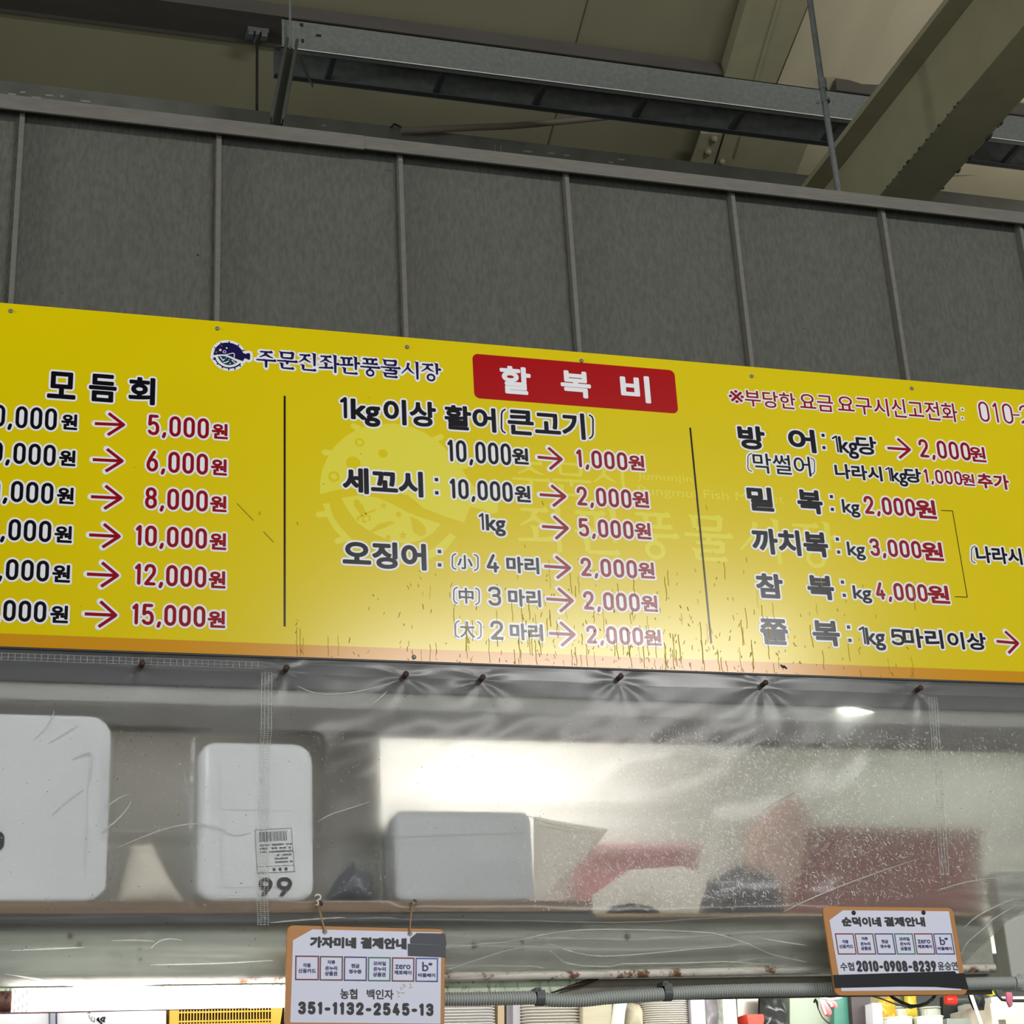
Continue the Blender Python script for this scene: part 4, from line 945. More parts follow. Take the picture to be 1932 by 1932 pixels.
# ------------------------------------------------------------------ clear curtain
m_cur = mat_film('curtain_film', 0.14, (0.44, 0.44, 0.42, 1), 0.2, scratch=0.3, gloss=0.10, blur=0.9, base=0.004)
m_hem = mat_film('curtain_hem', 0.10, (0.36, 0.38, 0.38, 1), 0.25, gloss=0.15, base=.01)
scr = [(268, 1252), (540, 1261), (765, 1273), (910, 1279), (1170, 1277), (1443, 1289), (1735, 1299)]
SP = [aty(x, y, -.03) for x, y in scr]
botp = [(-120, 1850), (0, 1852), (200, 1862), (540, 1842), (840, 1832), (1000, 1826), (1250, 1818), (1400, 1814), (1550, 1836), (1750, 1842), (1800, 1832), (1850, 1790), (1900, 1742), (1940, 1712), (2100, 1700)]
BP = [aty(x, y, -.03) for x, y in botp]
def bot(x):
    for p, q in zip(BP, BP[1:]):
        if p.x <= x <= q.x: return p.z+(q.z-p.z)*(x-p.x)/(q.x-p.x)
    return BP[0].z if x < BP[0].x else BP[-1].z
ztop = 2.652; CX0, CX1 = -.30, 2.42
PRESS = []
for (u0, v0, u1, v1) in ((-80, 1345, 205, 1705), (372, 1398, 592, 1700), (742, 1532, 1330, 1724), (-80, 1590, 760, 1716)):
    p_, q_ = aty(u0, v1, -.005), aty(u1, v0, -.005); PRESS.append((p_.x, q_.x, p_.z, q_.z))
def cur(u, v):
    x = CX0+(CX1-CX0)*u; zb2 = bot(x); z = ztop+(zb2-ztop)*v
    y = -.016
    y -= .008*math.sin(min(1, v*1.1)*math.pi)*(0.6+0.4*math.sin(x*3.1))
    # radial tension from screws
    for s in SP:
        dx, dz = x-s.x, s.z-z
        r = math.hypot(dx, dz)+1e-4
        if r < .25 and dz > -.02:
            a = math.atan2(dx, dz); y -= .0016*math.exp(-r/.06)*math.sin(a*7+s.x*7)*min(1, r/.02)
    # soft diagonal creases
    y -= .0035*noise.noise(Vector((x*5+z*3.5, z*9-x*3, 1.7)))*min(1, v*4)
    y -= .0016*noise.noise(Vector((x*16-z*12, z*20, 4.7)))*min(1, v*4)
    # long folds across the rail
    k = max(0, min(1, (v-.72)/.2))
    y -= k*(.009*math.sin((z*115)+2.2*noise.noise(Vector((x*1.6, 0, 2)))*2.0+x*1.3)) 
    y -= k*.004*noise.noise(Vector((x*3, z*60, 9)))
    for (x0, x1, z0, z1) in PRESS:
        ex_ = min(max(0, min(1, (x-x0)/.03+.5)), max(0, min(1, (x1-x)/.03+.5))); ez_ = min(max(0, min(1, (z-z0)/.03+.5)), max(0, min(1, (z1-z)/.03+.5)))
        k2 = ex_*ez_; k2 = k2*k2*(3-2*k2); y = y*(1-k2)+(-.0098+.0008*noise.noise(Vector((x*14, z*14, 3))))*k2
    y = max(-.052, min(y, -.0085))
    return Vector((x, y, z))
curt = thing('plastic_curtain', 'wrinkled clear plastic curtain hung under the price sign over the shelf', 'curtain', (1.06, -.03, 2.0))
b = MB(); b.grid(cur, 340, 150); b.build('sheet', m_cur, curt)
# doubled top hem and welded seams
def onc(x, z, d=.0015):
    zb2 = bot(x); v = max(0, min(1, (ztop-z)/(ztop-zb2))); u = (x-CX0)/(CX1-CX0); p = cur(u, v); return Vector((x, p.y-d, z))
b = MB(); b.grid(lambda u, v: onc(CX0+(CX1-CX0)*u, ztop-v*(.030+.006*noise.noise(Vector((u*9, 0, 0))))), 200, 6); b.build('top_hem', m_hem, curt)
m_weld = mat_film('weld_line', 0.40, (0.93, 0.94, 0.94, 1), 0.2)
def weld(p, q, name):
    a, c = aty(*p, -.03), aty(*q, -.03); b = MB(); n = 60
    W = .010
    for off in (-.010, -.0035, .0035, .010):
        b.tube([onc(a.x+(c.x-a.x)*i/n+off, a.z+(c.z-a.z)*i/n, .002) for i in range(n+1)], .00055, 5, caps=False)
    for i in range(0, 2*n):
        t = (i+.5)/(2*n); x = a.x+(c.x-a.x)*t; z = a.z+(c.z-a.z)*t
        b.tube([onc(x-.010, z, .002), onc(x+.010, z, .002)], .0004, 4, caps=False)
    b.build(name, m_weld, curt)
weld((505, 1265), (497, 1745), 'welded_seam'); weld((1764, 1312), (1786, 1650), 'welded_seam')
b = MB()
for dz in (.008, .016, .022): b.tube([onc(CX0+.02+i*.02, ztop-dz, .002) for i in range(40)], .0005, 4, caps=False)
for i in range(64):
    x = CX0+.02+i*.0122; b.tube([onc(x, ztop-.008, .002), onc(x, ztop-.022, .002)], .0005, 4, caps=False)
b.build('hem_stitching', m_weld, curt)
for s in SP:
    b = MB(); b.tube([s+Vector((0, .03, 0)), s+Vector((0, -.004, 0))], .0055, 10); screw_head(b, s+Vector((0, -.004, 0)), .0062); b.build('screw', m_rust, curt)
# scuffs and specks on the film
m_scuff = mat('film_scuff', C(252, 252, 250), 0.5)
b = MB(); rs_ = random.Random(5)
def fleck(b, px, py, L, ang, w_, d=.0016):
    p = aty(px, py, -.02); dx, dz = math.cos(ang)*L, math.sin(ang)*L; bend = rs_.uniform(-.3, .3)*L
    pts = [(p.x, p.z), (p.x+dx*.5-dz/L*bend if L else p.x, p.z+dz*.5+dx/L*bend), (p.x+dx, p.z+dz)]
    nx, nz = -math.sin(ang)*w_, math.cos(ang)*w_
    vs = []
    for (x, z), f in zip(pts, (.4, 1, .3)): vs += [onc(x+nx*f, z+nz*f, d), onc(x-nx*f, z-nz*f, d)]
    b.add(vs, [(0, 1, 3, 2), (2, 3, 5, 4)], 0)
for k in range(11000):
    px = rs_.uniform(960, 1925); py = min(rs_.uniform(1390, 1722), 1722)+rs_.gauss(0, 16)-4
    if py > 1718 or px < 960+abs(rs_.gauss(0, 90)): continue
    if py > 1722-(px-1500)*.12: continue
    dens = .35+.65*max(0, 1-abs(px-1350)/520)
    if rs_.random() > dens: continue
    fleck(b, px, py, rs_.choice((.002, .003, .004, .006, .008)), rs_.gauss(math.pi/2, .75)+.5, rs_.uniform(.0002, .00055))
for k in range(1600): fleck(b, rs_.uniform(0, 960), rs_.uniform(1300, 1720), rs_.uniform(.001, .004), rs_.uniform(0, math.pi), rs_.uniform(.0002, .0004))
b.build('scuff', m_scuff, curt)['kind'] = 'stuff'
b = MB()
for k in range(260): fleck(b, rs_.uniform(0, 1930), rs_.uniform(1290, 1830), rs_.uniform(.0008, .004), rs_.uniform(0, math.pi), rs_.uniform(.0003, .0008), .002)
b.build('dirt_speck', m_black, curt)['kind'] = 'stuff'
# pale strips laid on the film folds to paint their glints
m_glint = mat_film('glint_film', 0.62, (0.97, 0.97, 0.93, 1), 0.1, gloss=0.5)
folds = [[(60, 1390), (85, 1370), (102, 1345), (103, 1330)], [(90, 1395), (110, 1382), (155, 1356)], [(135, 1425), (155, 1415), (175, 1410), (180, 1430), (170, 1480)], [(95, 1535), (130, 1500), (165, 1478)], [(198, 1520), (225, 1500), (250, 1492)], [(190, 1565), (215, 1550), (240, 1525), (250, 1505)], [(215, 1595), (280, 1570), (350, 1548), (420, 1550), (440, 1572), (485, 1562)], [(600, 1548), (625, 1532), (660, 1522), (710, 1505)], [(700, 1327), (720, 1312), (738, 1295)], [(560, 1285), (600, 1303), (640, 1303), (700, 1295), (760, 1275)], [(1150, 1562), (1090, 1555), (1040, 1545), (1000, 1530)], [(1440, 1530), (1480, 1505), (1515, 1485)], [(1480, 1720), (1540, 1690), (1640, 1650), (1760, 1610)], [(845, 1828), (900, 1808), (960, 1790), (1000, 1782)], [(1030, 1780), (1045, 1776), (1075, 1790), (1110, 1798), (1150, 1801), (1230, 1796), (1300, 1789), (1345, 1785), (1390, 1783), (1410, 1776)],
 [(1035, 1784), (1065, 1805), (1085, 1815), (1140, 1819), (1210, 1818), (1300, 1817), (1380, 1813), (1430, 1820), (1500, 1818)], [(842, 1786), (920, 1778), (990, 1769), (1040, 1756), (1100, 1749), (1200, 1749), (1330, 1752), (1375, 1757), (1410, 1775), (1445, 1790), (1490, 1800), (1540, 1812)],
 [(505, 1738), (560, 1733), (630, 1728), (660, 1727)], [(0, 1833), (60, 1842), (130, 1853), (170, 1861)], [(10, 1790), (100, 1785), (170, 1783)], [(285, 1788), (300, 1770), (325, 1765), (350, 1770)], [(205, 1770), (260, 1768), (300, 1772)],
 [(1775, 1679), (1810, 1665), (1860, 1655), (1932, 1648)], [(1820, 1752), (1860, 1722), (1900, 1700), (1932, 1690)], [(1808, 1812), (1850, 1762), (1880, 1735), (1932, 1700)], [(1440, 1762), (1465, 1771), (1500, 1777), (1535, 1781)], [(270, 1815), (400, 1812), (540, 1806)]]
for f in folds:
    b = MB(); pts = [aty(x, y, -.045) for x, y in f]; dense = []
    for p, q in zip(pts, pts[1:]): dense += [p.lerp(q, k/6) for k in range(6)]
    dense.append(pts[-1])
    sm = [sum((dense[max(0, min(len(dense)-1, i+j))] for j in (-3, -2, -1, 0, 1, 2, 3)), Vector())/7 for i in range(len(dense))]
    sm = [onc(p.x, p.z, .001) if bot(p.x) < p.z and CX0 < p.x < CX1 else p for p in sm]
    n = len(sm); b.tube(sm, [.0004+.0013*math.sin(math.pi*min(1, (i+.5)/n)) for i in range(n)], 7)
    b.build('fold_glint', m_glint, curt)

# ------------------------------------------------------------------ conduit with clips
m_con = mat('grey_conduit', C(172, 176, 172), 0.4)
m_clip = mat('dark_grey_clip', C(78, 84, 84), 0.5)
cpx = [(520, 1886), (840, 1885.5), (940, 1884), (1010, 1883), (1045, 1887), (1100, 1887), (1150, 1882), (1230, 1877), (1330, 1871), (1430, 1868), (1530, 1866.5), (1700, 1861), (1830, 1856), (1915, 1854)]
CP = [aty(x, y, .004) for x, y in cpx]
con = thing('flexible_conduit', 'ribbed grey conduit running along the front below the shelf rail', 'conduit', (CP[4].x, .004, CP[4].z-.02))
def cath(pts, t):
    n = len(pts)-1; i = min(n-1, int(t*n)); f = t*n-i
    p0, p1, p2, p3 = pts[max(0, i-1)], pts[i], pts[i+1], pts[min(n, i+2)]
    return ((p1*2)+(p2-p0)*f+(p0*2-p1*5+p2*4-p3)*f*f+(p1*3-p0-p2*3+p3)*f*f*f)*.5
sam = [cath(CP, i/600) for i in range(601)]
acc = [0]
for p, q in zip(sam, sam[1:]): acc.append(acc[-1]+(q-p).length)
def atlen(L):
    import bisect
    i = min(len(sam)-2, max(0, bisect.bisect(acc, L)-1)); return sam[i].lerp(sam[i+1], (L-acc[i])/max(1e-9, acc[i+1]-acc[i]))
pitch = .0054; nr = int(acc[-1]/pitch); pts = []; rs = []
for i in range(nr):
    for f, r_ in ((0, .0092), (.34, .0092), (.44, .0132), (.80, .0132), (.9, .0092)): pts.append(atlen((i+f)*pitch)); rs.append(r_)
b = MB(); b.tube(pts, rs, 14, smooth=True); b.build('ribbed_tube', m_con, con)
p = aty(1914, 1854, .004)
b = MB(); b.tube([p, p+Vector((.004, 0, 0)), p+Vector((.008, 0, 0)), p+Vector((.05, 0, 0))], [.0135, .0135, .018, .018], 18)
for k in range(18):
    a = k*math.pi/9; b.box((p.x+.01, p.y+.0178*math.cos(a)-.001, p.z+.0178*math.sin(a)-.001), (p.x+.05, p.y+.0178*math.cos(a)+.001, p.z+.0178*math.sin(a)+.001))
b.build('coupling', m_con, con)
for (cx, cy, ey) in ((1018, 1884, 1868), (1258, 1875, 1856)):
    c = aty(cx, cy, .004); e_ = aty(cx-2, ey, -.006)
    b = MB(); b.tube([c-Vector((.008, 0, 0)), c+Vector((.008, 0, 0))], .0145, 16)
    b.prism([(e_.x-.007, -.008, e_.z-.004), (e_.x+.007, -.008, e_.z-.004), (e_.x+.005, -.008, e_.z+.005), (e_.x-.005, -.008, e_.z+.005)], (0, .036, 0)); b.box((c.x-.008, -.0095, c.z), (c.x+.008, .03, e_.z)); screw_head(b, (e_.x, -.0085, e_.z), .0032)
    b.build('clip', m_clip, con)

# ------------------------------------------------------------------ glowing tube added in place of the overlit panel and conduit, lower left
L0, L1_ = aty(22, 1889, -.012), aty(552, 1880, -.012)
lamp = thing('glare_tube', 'glowing white tube in place of the overlit panel at lower left, partly behind the left notice board', 'lamp', ((L0.x+L1_.x)/2, -.012, L0.z-.02))
m_glow = mat('tube_glow', (1, 1, .97, 1), 0.4, emit=7.0)
b = MB(); b.tube([L0, L1_], .0195, 18); b.build('glowing_tube', m_glow, lamp)
b = MB(); b.tube([L0-Vector((.05, 0, 0)), L0-Vector((.016, 0, 0)), L0], [.017, .018, .018], 16); b.build('end_cap', mat_rusty('browned_cap', C(120, 84, 70), C(50, 30, 24), .5, 30, (3, 1, 1)), lamp)
b = MB()
for k in range(4): b.tube([L0+Vector((.004+k*.007, 0, 0)), L0+Vector((.0055+k*.007, 0, 0))], .0202, 16, caps=False)
b.build('cap_rib', m_con, lamp)
b = MB(); b.tube([aty(0, 1911, -.012), aty(120, 1909, -.012), aty(250, 1905, -.012), aty(380, 1903, -.012), aty(470, 1900, -.012)], .0022, 6); b.build('lower_cable', mat('brown_lead', C(120, 80, 80), .6), lamp)
# ================================================================== NOTICE BOARDS
m_mdf = mat('orange_brown_board', C(182, 124, 64), 0.5, var=.04, vscale=20)
m_pap = mat('notice_paper', C(214, 217, 236), 0.45)
m_tape = mat('black_tape', C(20, 22, 28), 0.5, spec=.3)
m_tape2 = mat('slate_tape', C(54, 58, 68), 0.5)
m_wire = mat('rusty_wire', C(150, 124, 92), 0.5)
m_clearhook = mat('pale_hook', C(214, 208, 190), 0.3)
INK2 = [mat('notice_black', C(26, 26, 32), .5), mat('notice_navy', C(44, 42, 104), .5), mat('notice_maroon', C(120, 30, 44), .5), mat('notice_brown', C(104, 62, 50), .5), mat('notice_violet', C(62, 54, 120), .5), mat('notice_teal', C(48, 112, 96), .5), mat('notice_slate', C(58, 84, 150), .5), mat('notice_tan', C(176, 150, 110), .5)]
def board(name, label, Y, off, sc, corners, paper, ex, ez, loc):
    conv = lambda p: (off[0]+p[0]/sc, off[1]+p[1]/sc)
    pl = Plane((0, Y, 0), ex, ez)
    r = thing(name, label, 'notice board', loc)
    # rounded outline from the four corners
    q = [pl.P(*conv(p)) for p in corners]; ol = []
    for i in range(4):
        p0, p1, p2 = Vector(q[i-1]), Vector(q[i]), Vector(q[(i+1) % 4]); d = .013
        a = p1+(p0-p1).normalized()*d; c = p1+(p2-p1).normalized()*d
        for k in range(6):
            t = k/5; ol.append(a*(1-t)**2+p1*2*t*(1-t)+c*t*t)
    b = MB(); b.prism([pl.W(p.x, p.y) for p in ol], -pl.n*.006); b.build('backing', m_mdf, r, bevel=.001)
    b = MB(); shape(b, pl, [conv(p) for p in paper], 0, .0004); pp = b.build('paper', m_pap, r)
    return r, pl, conv, pp
def cells(r, pl, conv, boxes):
    cols = [(2, 2), (3, 2), (4, 1), (5, 5), (2, 3), (6, 4)]
    tx = [[('각종', .33, .48, .66, .31), ('신용카드', .13, .71, .88, .53)], [('지류', .33, .33, .67, .17), ('온누리', .24, .58, .76, .41), ('상품권', .22, .80, .76, .62)],
          [('현금', .32, .47, .68, .30), ('영수증', .22, .70, .77, .53)], [('모바일', .24, .35, .79, .18), ('온누리', .24, .58, .79, .41), ('상품권', .22, .81, .78, .63)],
          [('zero', .15, .48, .83, .30), ('제로페이', .11, .71, .87, .54)], [('b', .30, .56, .57, .17), ('비플페이', .12, .80, .88, .64)]]
    for i, qd in enumerate(boxes):
        def at_(u, v, qd=qd):
            (a, b1), (c, d), (e_, f), (g, h) = qd
            return conv(((a+(c-a)*u)*(1-v)+(g+(e_-g)*u)*v, (b1+(d-b1)*u)*(1-v)+(h+(f-h)*u)*v))
        b = MB(); t = .055
        for k, (u0, v0, u1, v1) in enumerate(((0, 0, .5, t), (.5, 0, 1, t), (0, 1-t, .5, 1), (.5, 1-t, 1, 1), (0, t, t, .55), (0, .55, t, 1-t), (1-t, t, 1, .55), (1-t, .55, 1, 1-t))):
            shape(b, pl, [at_(u0, v0), at_(u1, v0), at_(u1, v1), at_(u0, v1)], cols[i][k % 2] if k in (0, 3, 5, 6) else cols[i][0], .0008)
        b.build('payment_frame', INK2, r)
        for (t_, u0, v0, u1, v1) in tx[i]:
            b = MB(); text(b, pl, t_, at_(u0, v0), at_(u1, v1), 1, .00035, mode='box')
            b.build('payment_lettering', INK2, r)
        if i == 5:
            b = MB(); c = pl.P(*at_(.66, .26)); b.poly([pl.W(c[0]+.004*math.cos(k*math.pi/7), c[1]+.0026*math.sin(k*math.pi/7), .0008) for k in range(14)], 1); b.build('payment_mark', INK2, r)
# board 1
Y1 = -.078
p, q = aty(542, 1745, Y1), aty(840, 1753, Y1); ex1 = (q-p).normalized(); ez1 = Vector((-ex1.z, 0, ex1.x))
r1, pl1, cv1, pp1 = board('notice_board', 'orange-edged notice board at left, hung on two wires, numbered 351-1132-2545-13', Y1, (500, 1640), 5.084,
    [(213, 535), (1728, 575), (1722, 1530), (185, 1520)], [(268, 682), (455, 577), (1692, 607), (1682, 1482), (242, 1470)], ex1, ez1, aty(690, 1850, Y1))
for (nm, t, BL, TR, bd) in (('heading_lettering', '가자미네', (430, 752), (875, 655), .0015), ('heading_lettering', '결제안내', (916, 762), (1358, 662), .0015), ('bank_lettering', '농협', (720, 1245), (886, 1148), .0005), ('bank_lettering', '백인자', (975, 1247), (1232, 1155), .0005)):
    b = MB(); text(b, pl1, t, cv1(BL), cv1(TR), 0, bd); b.build(nm, INK2, pp1)
b = MB(); digits(b, pl1, '351-1132-2545-13', cv1((315, 1392)), cv1((1615, 1288)), 0, .0029, None, 0, 1.1); b.build('number_lettering', INK2, pp1)
cells(pp1, pl1, cv1, [((290, 828), (518, 830), (515, 1066), (287, 1064)), ((525, 832), (748, 835), (745, 1070), (522, 1068)), ((757, 836), (978, 839), (975, 1073), (754, 1071)), ((988, 841), (1206, 844), (1203, 1077), (985, 1075)), ((1217, 845), (1433, 848), (1430, 1080), (1214, 1078)), ((1444, 849), (1660, 852), (1657, 1083), (1441, 1081))])
b = MB(); shape(b, pl1, [cv1(p) for p in ((1390, 665), (1455, 612), (1728, 618), (1741, 730), (1392, 714))], 0, .0010); b.build('tape_strip', m_tape2, r1)
b = MB(); shape(b, pl1, [cv1(p) for p in ((1368, 716), (1732, 732), (1732, 846), (1370, 832))], 0, .0014); b.build('tape_strip', m_tape2, r1)
b = MB()
for k, pts in enumerate((((1260, 1170), (1290, 1185), (1270, 1200)), ((1300, 1130), (1310, 1160)), ((1320, 1100), (1345, 1120), (1320, 1140)), ((1300, 1185), (1330, 1190), (1340, 1180)), ((1380, 1140), (1415, 1130)), ((1270, 1225), (1295, 1215)), ((1390, 1095), (1400, 1120)))): line(b, pl1, [cv1(p) for p in pts], .0006, 7, .0008+k*1e-5)
b.build('torn_patch', INK2, pp1)['kind'] = 'stuff'
for pt in ((573, 600), (1390, 618)):
    b = MB(); dot(b, pl1, cv1(pt), .0047, 0, .0016, 16); b.build('eyelet', mat('eyelet_brown', C(150, 136, 118), .4), r1)
fr = lambda x, y, Y=Y1-.004: aty(500+x/5.084, 1640+y/5.084, Y)
b = MB(); b.tube([fr(573, 600), fr(560, 540), fr(540, 470), fr(522, 400), fr(510, 355, -.03), fr(520, 338, -.018)], .0014, 6); b.tube([fr(577, 600), fr(566, 545), fr(548, 480), fr(536, 410), fr(528, 350, -.03)], .0011, 6); b.build('wire', m_wire, r1)
b = MB(); b.tube([fr(1390, 618), fr(1392, 540), fr(1400, 450), fr(1410, 370), fr(1422, 335, -.03)], .0016, 6); b.build('wire', m_wire, r1)
b = MB(); b.tube([fr(x, y, -.02) for x, y in ((485, 338), (505, 350), (512, 320), (500, 300), (528, 285), (535, 262), (520, 245), (495, 244), (478, 262))], [.0012, .0016, .0018, .0018, .002, .002, .002, .002, .0012], 7); b.build('hook', m_clearhook, r1)
b = MB(); c = fr(530, 330, -.012); screw_head(b, c, .0052); b.tube([c, c+Vector((0, .012, 0))], .003, 8); b.build('screw', m_rust, r1)
b = MB(); c = fr(1428, 320, -.016)
for k in range(4): b.tube([c+Vector((.005*math.cos(k*.9+a*.7), -.002*k, .005*math.sin(k*.9+a*.7)))for a in range(9)], .0009, 5)
b.tube([c, c+Vector((0, .016, 0))], .0028, 8); b.build('wire_knot', m_galv, r1)
# board 2
Y2 = -.082
A_, B_, C_, D_ = [aty(1500+x/4.472, 1640+y/4.472, Y2) for x, y in ((228, 312), (1332, 325), (1458, 1060), (342, 1066))]
r2, pl2, cv2, pp2 = board('notice_board', 'orange-edged notice board at right with black tape along its lower edge', Y2, (1500, 1640), 4.472,
    [(228, 312), (1332, 325), (1458, 1060), (342, 1066)], [(290, 430), (402, 347), (1298, 355), (1404, 1020), (392, 1028)], (B_-A_)+(C_-D_), (A_-D_)+(B_-C_), aty(1690, 1800, Y2))
for (nm, t, BL, TR, bd) in (('heading_lettering', '순덕이네', (398, 483), (718, 404), .0012), ('heading_lettering', '결제안내', (758, 483), (1088, 404), .0012), ('bank_lettering', '수협', (386, 858), (492, 785), .0004), ('bank_lettering', '윤승연', (1210, 853), (1364, 780), .0004)):
    b = MB(); text(b, pl2, t, cv2(BL), cv2(TR), 0, bd); b.build(nm, INK2, pp2)
b = MB(); digits(b, pl2, '2010-0908-8239', cv2((524, 866)), cv2((1182, 772)), 0, .0026, None, 0, 1.0); b.build('number_lettering', INK2, pp2)
cells(pp2, pl2, cv2, [((x, 541), (x+157, 541), (x+186, 720), (x+28, 720)) for x in (334, 500, 667, 833, 999, 1163)])
b = MB(); ol = [cv2(p) for p in ((318, 893), (1345, 860), (1360, 880), (1425, 876), (1464, 1014), (1180, 993), (880, 990), (333, 1002))]; shape(b, pl2, ol, 0, .0012); b.build('tape_band', m_tape, r2)
for pt in ((493, 368), (1082, 366)):
    b = MB(); a, c = pl2.P(*cv2(pt)); screw_head(b, pl2.W(a, c, .0006), .0045); w0 = pl2.W(a, c, .0); b.tube([w0, Vector((w0.x, .03, w0.z))], .0022, 8); b.build('screw', m_black, r2)

# ================================================================== INSIDE THE STALL (bottom edge)
ZT = 1.958
b = MB(); b.box((XL, .44, ZT-.02), (XR, .95, ZT)); ish = tag(b.build('storage_shelf', m_inner), 'white storage shelf inside the stall just under the trays and boxes', 'shelf')
b = MB()
for x in (-.3, .6, 1.5, 2.4): b.box((x, .5, 0), (x+.03, .53, ZT-.02)); b.box((x, .9, 0), (x+.03, .93, ZT-.02))
b.build('leg', m_inner, ish)
def pbox(x0, x1, ytop, Y, d, name, m, label, cat, bevel=.003, slant=0, zb=None):
    p, q = aty(x0, ytop, Y), aty(x1, ytop, Y)
    p2, q2 = aty(x0+slant, 1932, Y), aty(x1+slant, 1932, Y); zb = ZT if zb is None else zb
    t = (p.z-zb)/max(1e-6, p.z-p2.z)
    xb0, xb1 = p.x+(p2.x-p.x)*t, q.x+(q2.x-q.x)*t
    b = MB(); b.prism([(p.x, Y, p.z), (q.x, Y, q.z), (xb1, Y, zb), (xb0, Y, zb)], (0, d, 0))
    o = b.build(name, m, bevel=bevel); return tag(o, label, cat)
m_lil = mat('lilac_grey', C(196, 192, 200), .5); m_cre = mat('cream_card', C(208, 198, 172), .6, var=.06, vscale=30, stretch=(.3, 1, 3)); m_lilw = mat('marbled_white', C(222, 220, 226), .4, var=.05, vscale=14)
# left
pbox(-60, 93, 1893, .50, .2, 'foam_box', m_lilw, 'plain white box at the bottom left corner under the glowing tube', 'box')
pbox(95, 105, 1890, .48, .03, 'shelf_divider', mat('blue_grey_strip', C(150, 154, 172), .5), 'narrow blue-grey upright strip between the two white boxes at bottom left', 'divider', .001)
bxm = pbox(107, 314, 1893, .50, .2, 'foam_box', m_lilw, 'marbled white box with black pen marks at bottom left beside the yellow basket', 'box')
b = MB(); PM = Plane((0, .4992, 0)); f7 = lambda p: (p[0]/9.66, 1832+p[1]/9.66)
for pts in (((1780, 870), (1800, 915), (1850, 950), (1855, 990)), ((1805, 905), (1770, 890), (1795, 860)), ((1850, 900), (1835, 880), (1870, 850), (1910, 850), (1890, 900), (1870, 910), (1900, 920)), ((1590, 770), (1640, 750), (1640, 780)), ((1620, 800), (1630, 850), (1650, 870)), ((1680, 830), (1660, 900), (1720, 930), (1720, 850))):
    line(b, PM, [f7(p) for p in pts], .0016 if pts[0][0] > 1750 else .0005, 0, .0006, butt=False)
b.build('pen_mark', m_ink, bxm)
# yellow basket
m_bask = mat('yellow_basket', C(238, 190, 62), .4)
Yb = .52; pa, pb_ = aty(320, 1906, Yb), aty(520, 1900, Yb); zt_ = pb_.z+.004
bk = thing('plastic_basket', 'yellow plastic basket with a grid side at the bottom left', 'basket', ((pa.x+pb_.x)/2, Yb+.08, ZT))
b = MB(); x0, x1 = pa.x, aty(534, 1900, Yb).x; xa, xb2 = aty(337, 1910, Yb).x, aty(512, 1910, Yb).x
b.box((x0, Yb, ZT), (xa, Yb+.004, zt_)); b.prism([(xb2, Yb, ZT), (x1-.014, Yb, ZT), (x1, Yb, zt_), (xb2, Yb, zt_)], (0, .004, 0)); b.box((x0, Yb+.004, ZT), (x0+.004, Yb+.16, zt_)); b.box((x1-.018, Yb+.004, ZT), (x1-.014, Yb+.16, zt_)); b.box((x0, Yb+.156, ZT), (x1-.014, Yb+.16, zt_)); b.box((x0, Yb, ZT), (x1-.014, Yb+.16, ZT+.003)); b.build('body', m_bask, bk)
b = MB(); n = 31
for i in range(n+1):
    x = xa+(xb2-xa)*i/n; b.box((x-.0011, Yb-.001, ZT), (x+.0011, Yb+.003, zt_))
for y in (1901, 1909, 1926, 1932): z = aty(420, y, Yb).z; b.box((xa, Yb-.0015, z-.0016), (xb2, Yb+.003, z+.0016))
b.build('grid', m_bask, bk)
b = MB(); b.box((x0+.006, Yb+.012, ZT+.004), (x1-.02, Yb+.15, zt_-.004)); tag(b.build('basket_filler', mat('hole_shade', C(52, 44, 30), .9), bevel=.004), 'dark brown block added inside the yellow basket to shade its grid holes', 'filler')  # dark block added so the basket's grid holes look shaded
pbox(536, 560, 1896, .56, .1, 'toner_bin', mat('slate_bin', C(58, 66, 72), .5), 'dark slate bin between the yellow basket and the left notice board', 'bin')
# stacks of trays
m_tray = mat('white_tray', C(236, 232, 230), .45); m_tray2 = mat('cream_tray', C(234, 229, 220), .45)
def tray(w_, d, h, m, name):
    b = MB(); n = 5
    def ring(sx, sy, z, r):
        o = []
        for cx, cy, a in ((sx-r, sy-r, 0), (-sx+r, sy-r, 1), (-sx+r, -sy+r, 2), (sx-r, -sy+r, 3)): o += [(cx+r*math.cos((a+k/n)*math.pi/2), cy+r*math.sin((a+k/n)*math.pi/2), z) for k in range(n+1)]
        return o
    R_ = [ring(w_*.40, d*.40, 0, .02), ring(w_*.47, d*.47, h*.75, .022), ring(w_*.5, d*.5, h*.80, .025), ring(w_*.5, d*.5, h, .025), ring(w_*.47, d*.47, h, .022), ring(w_*.40, d*.40, .002, .02)]
    N = len(R_[0]); b.add([p for r_ in R_ for p in r_], [[i*N+k, i*N+(k+1) % N, (i+1)*N+(k+1) % N, (i+1)*N+k] for i in range(5) for k in range(N)], 0, True)
    b.add(R_[0], [list(range(N-1, -1, -1))]); b.add(R_[-1], [list(range(N))])
    return b.build(name, m, base=(0, 0, 0))
def stack(x0, x1, ytop, step_px, Y, m, label, group):
    p, q = aty(x0, ytop, Y), aty(x1, ytop, Y); w_ = q.x-p.x; step = step_px*(aty(x0, 1900, Y).z-aty(x0, 1910, Y).z)/10
    n = int((p.z-ZT)/step)
    t = tray(w_, .12, step*1.35, m, 'foam_dish'); tag(t, label, 'tray', group)
    for i in range(n):
        o = t if i == 0 else t.copy()
        if i: COL.objects.link(o)
        o.location = ((p.x+q.x)/2+random.uniform(-.0003, .0003), Y+.06, ZT+i*step)
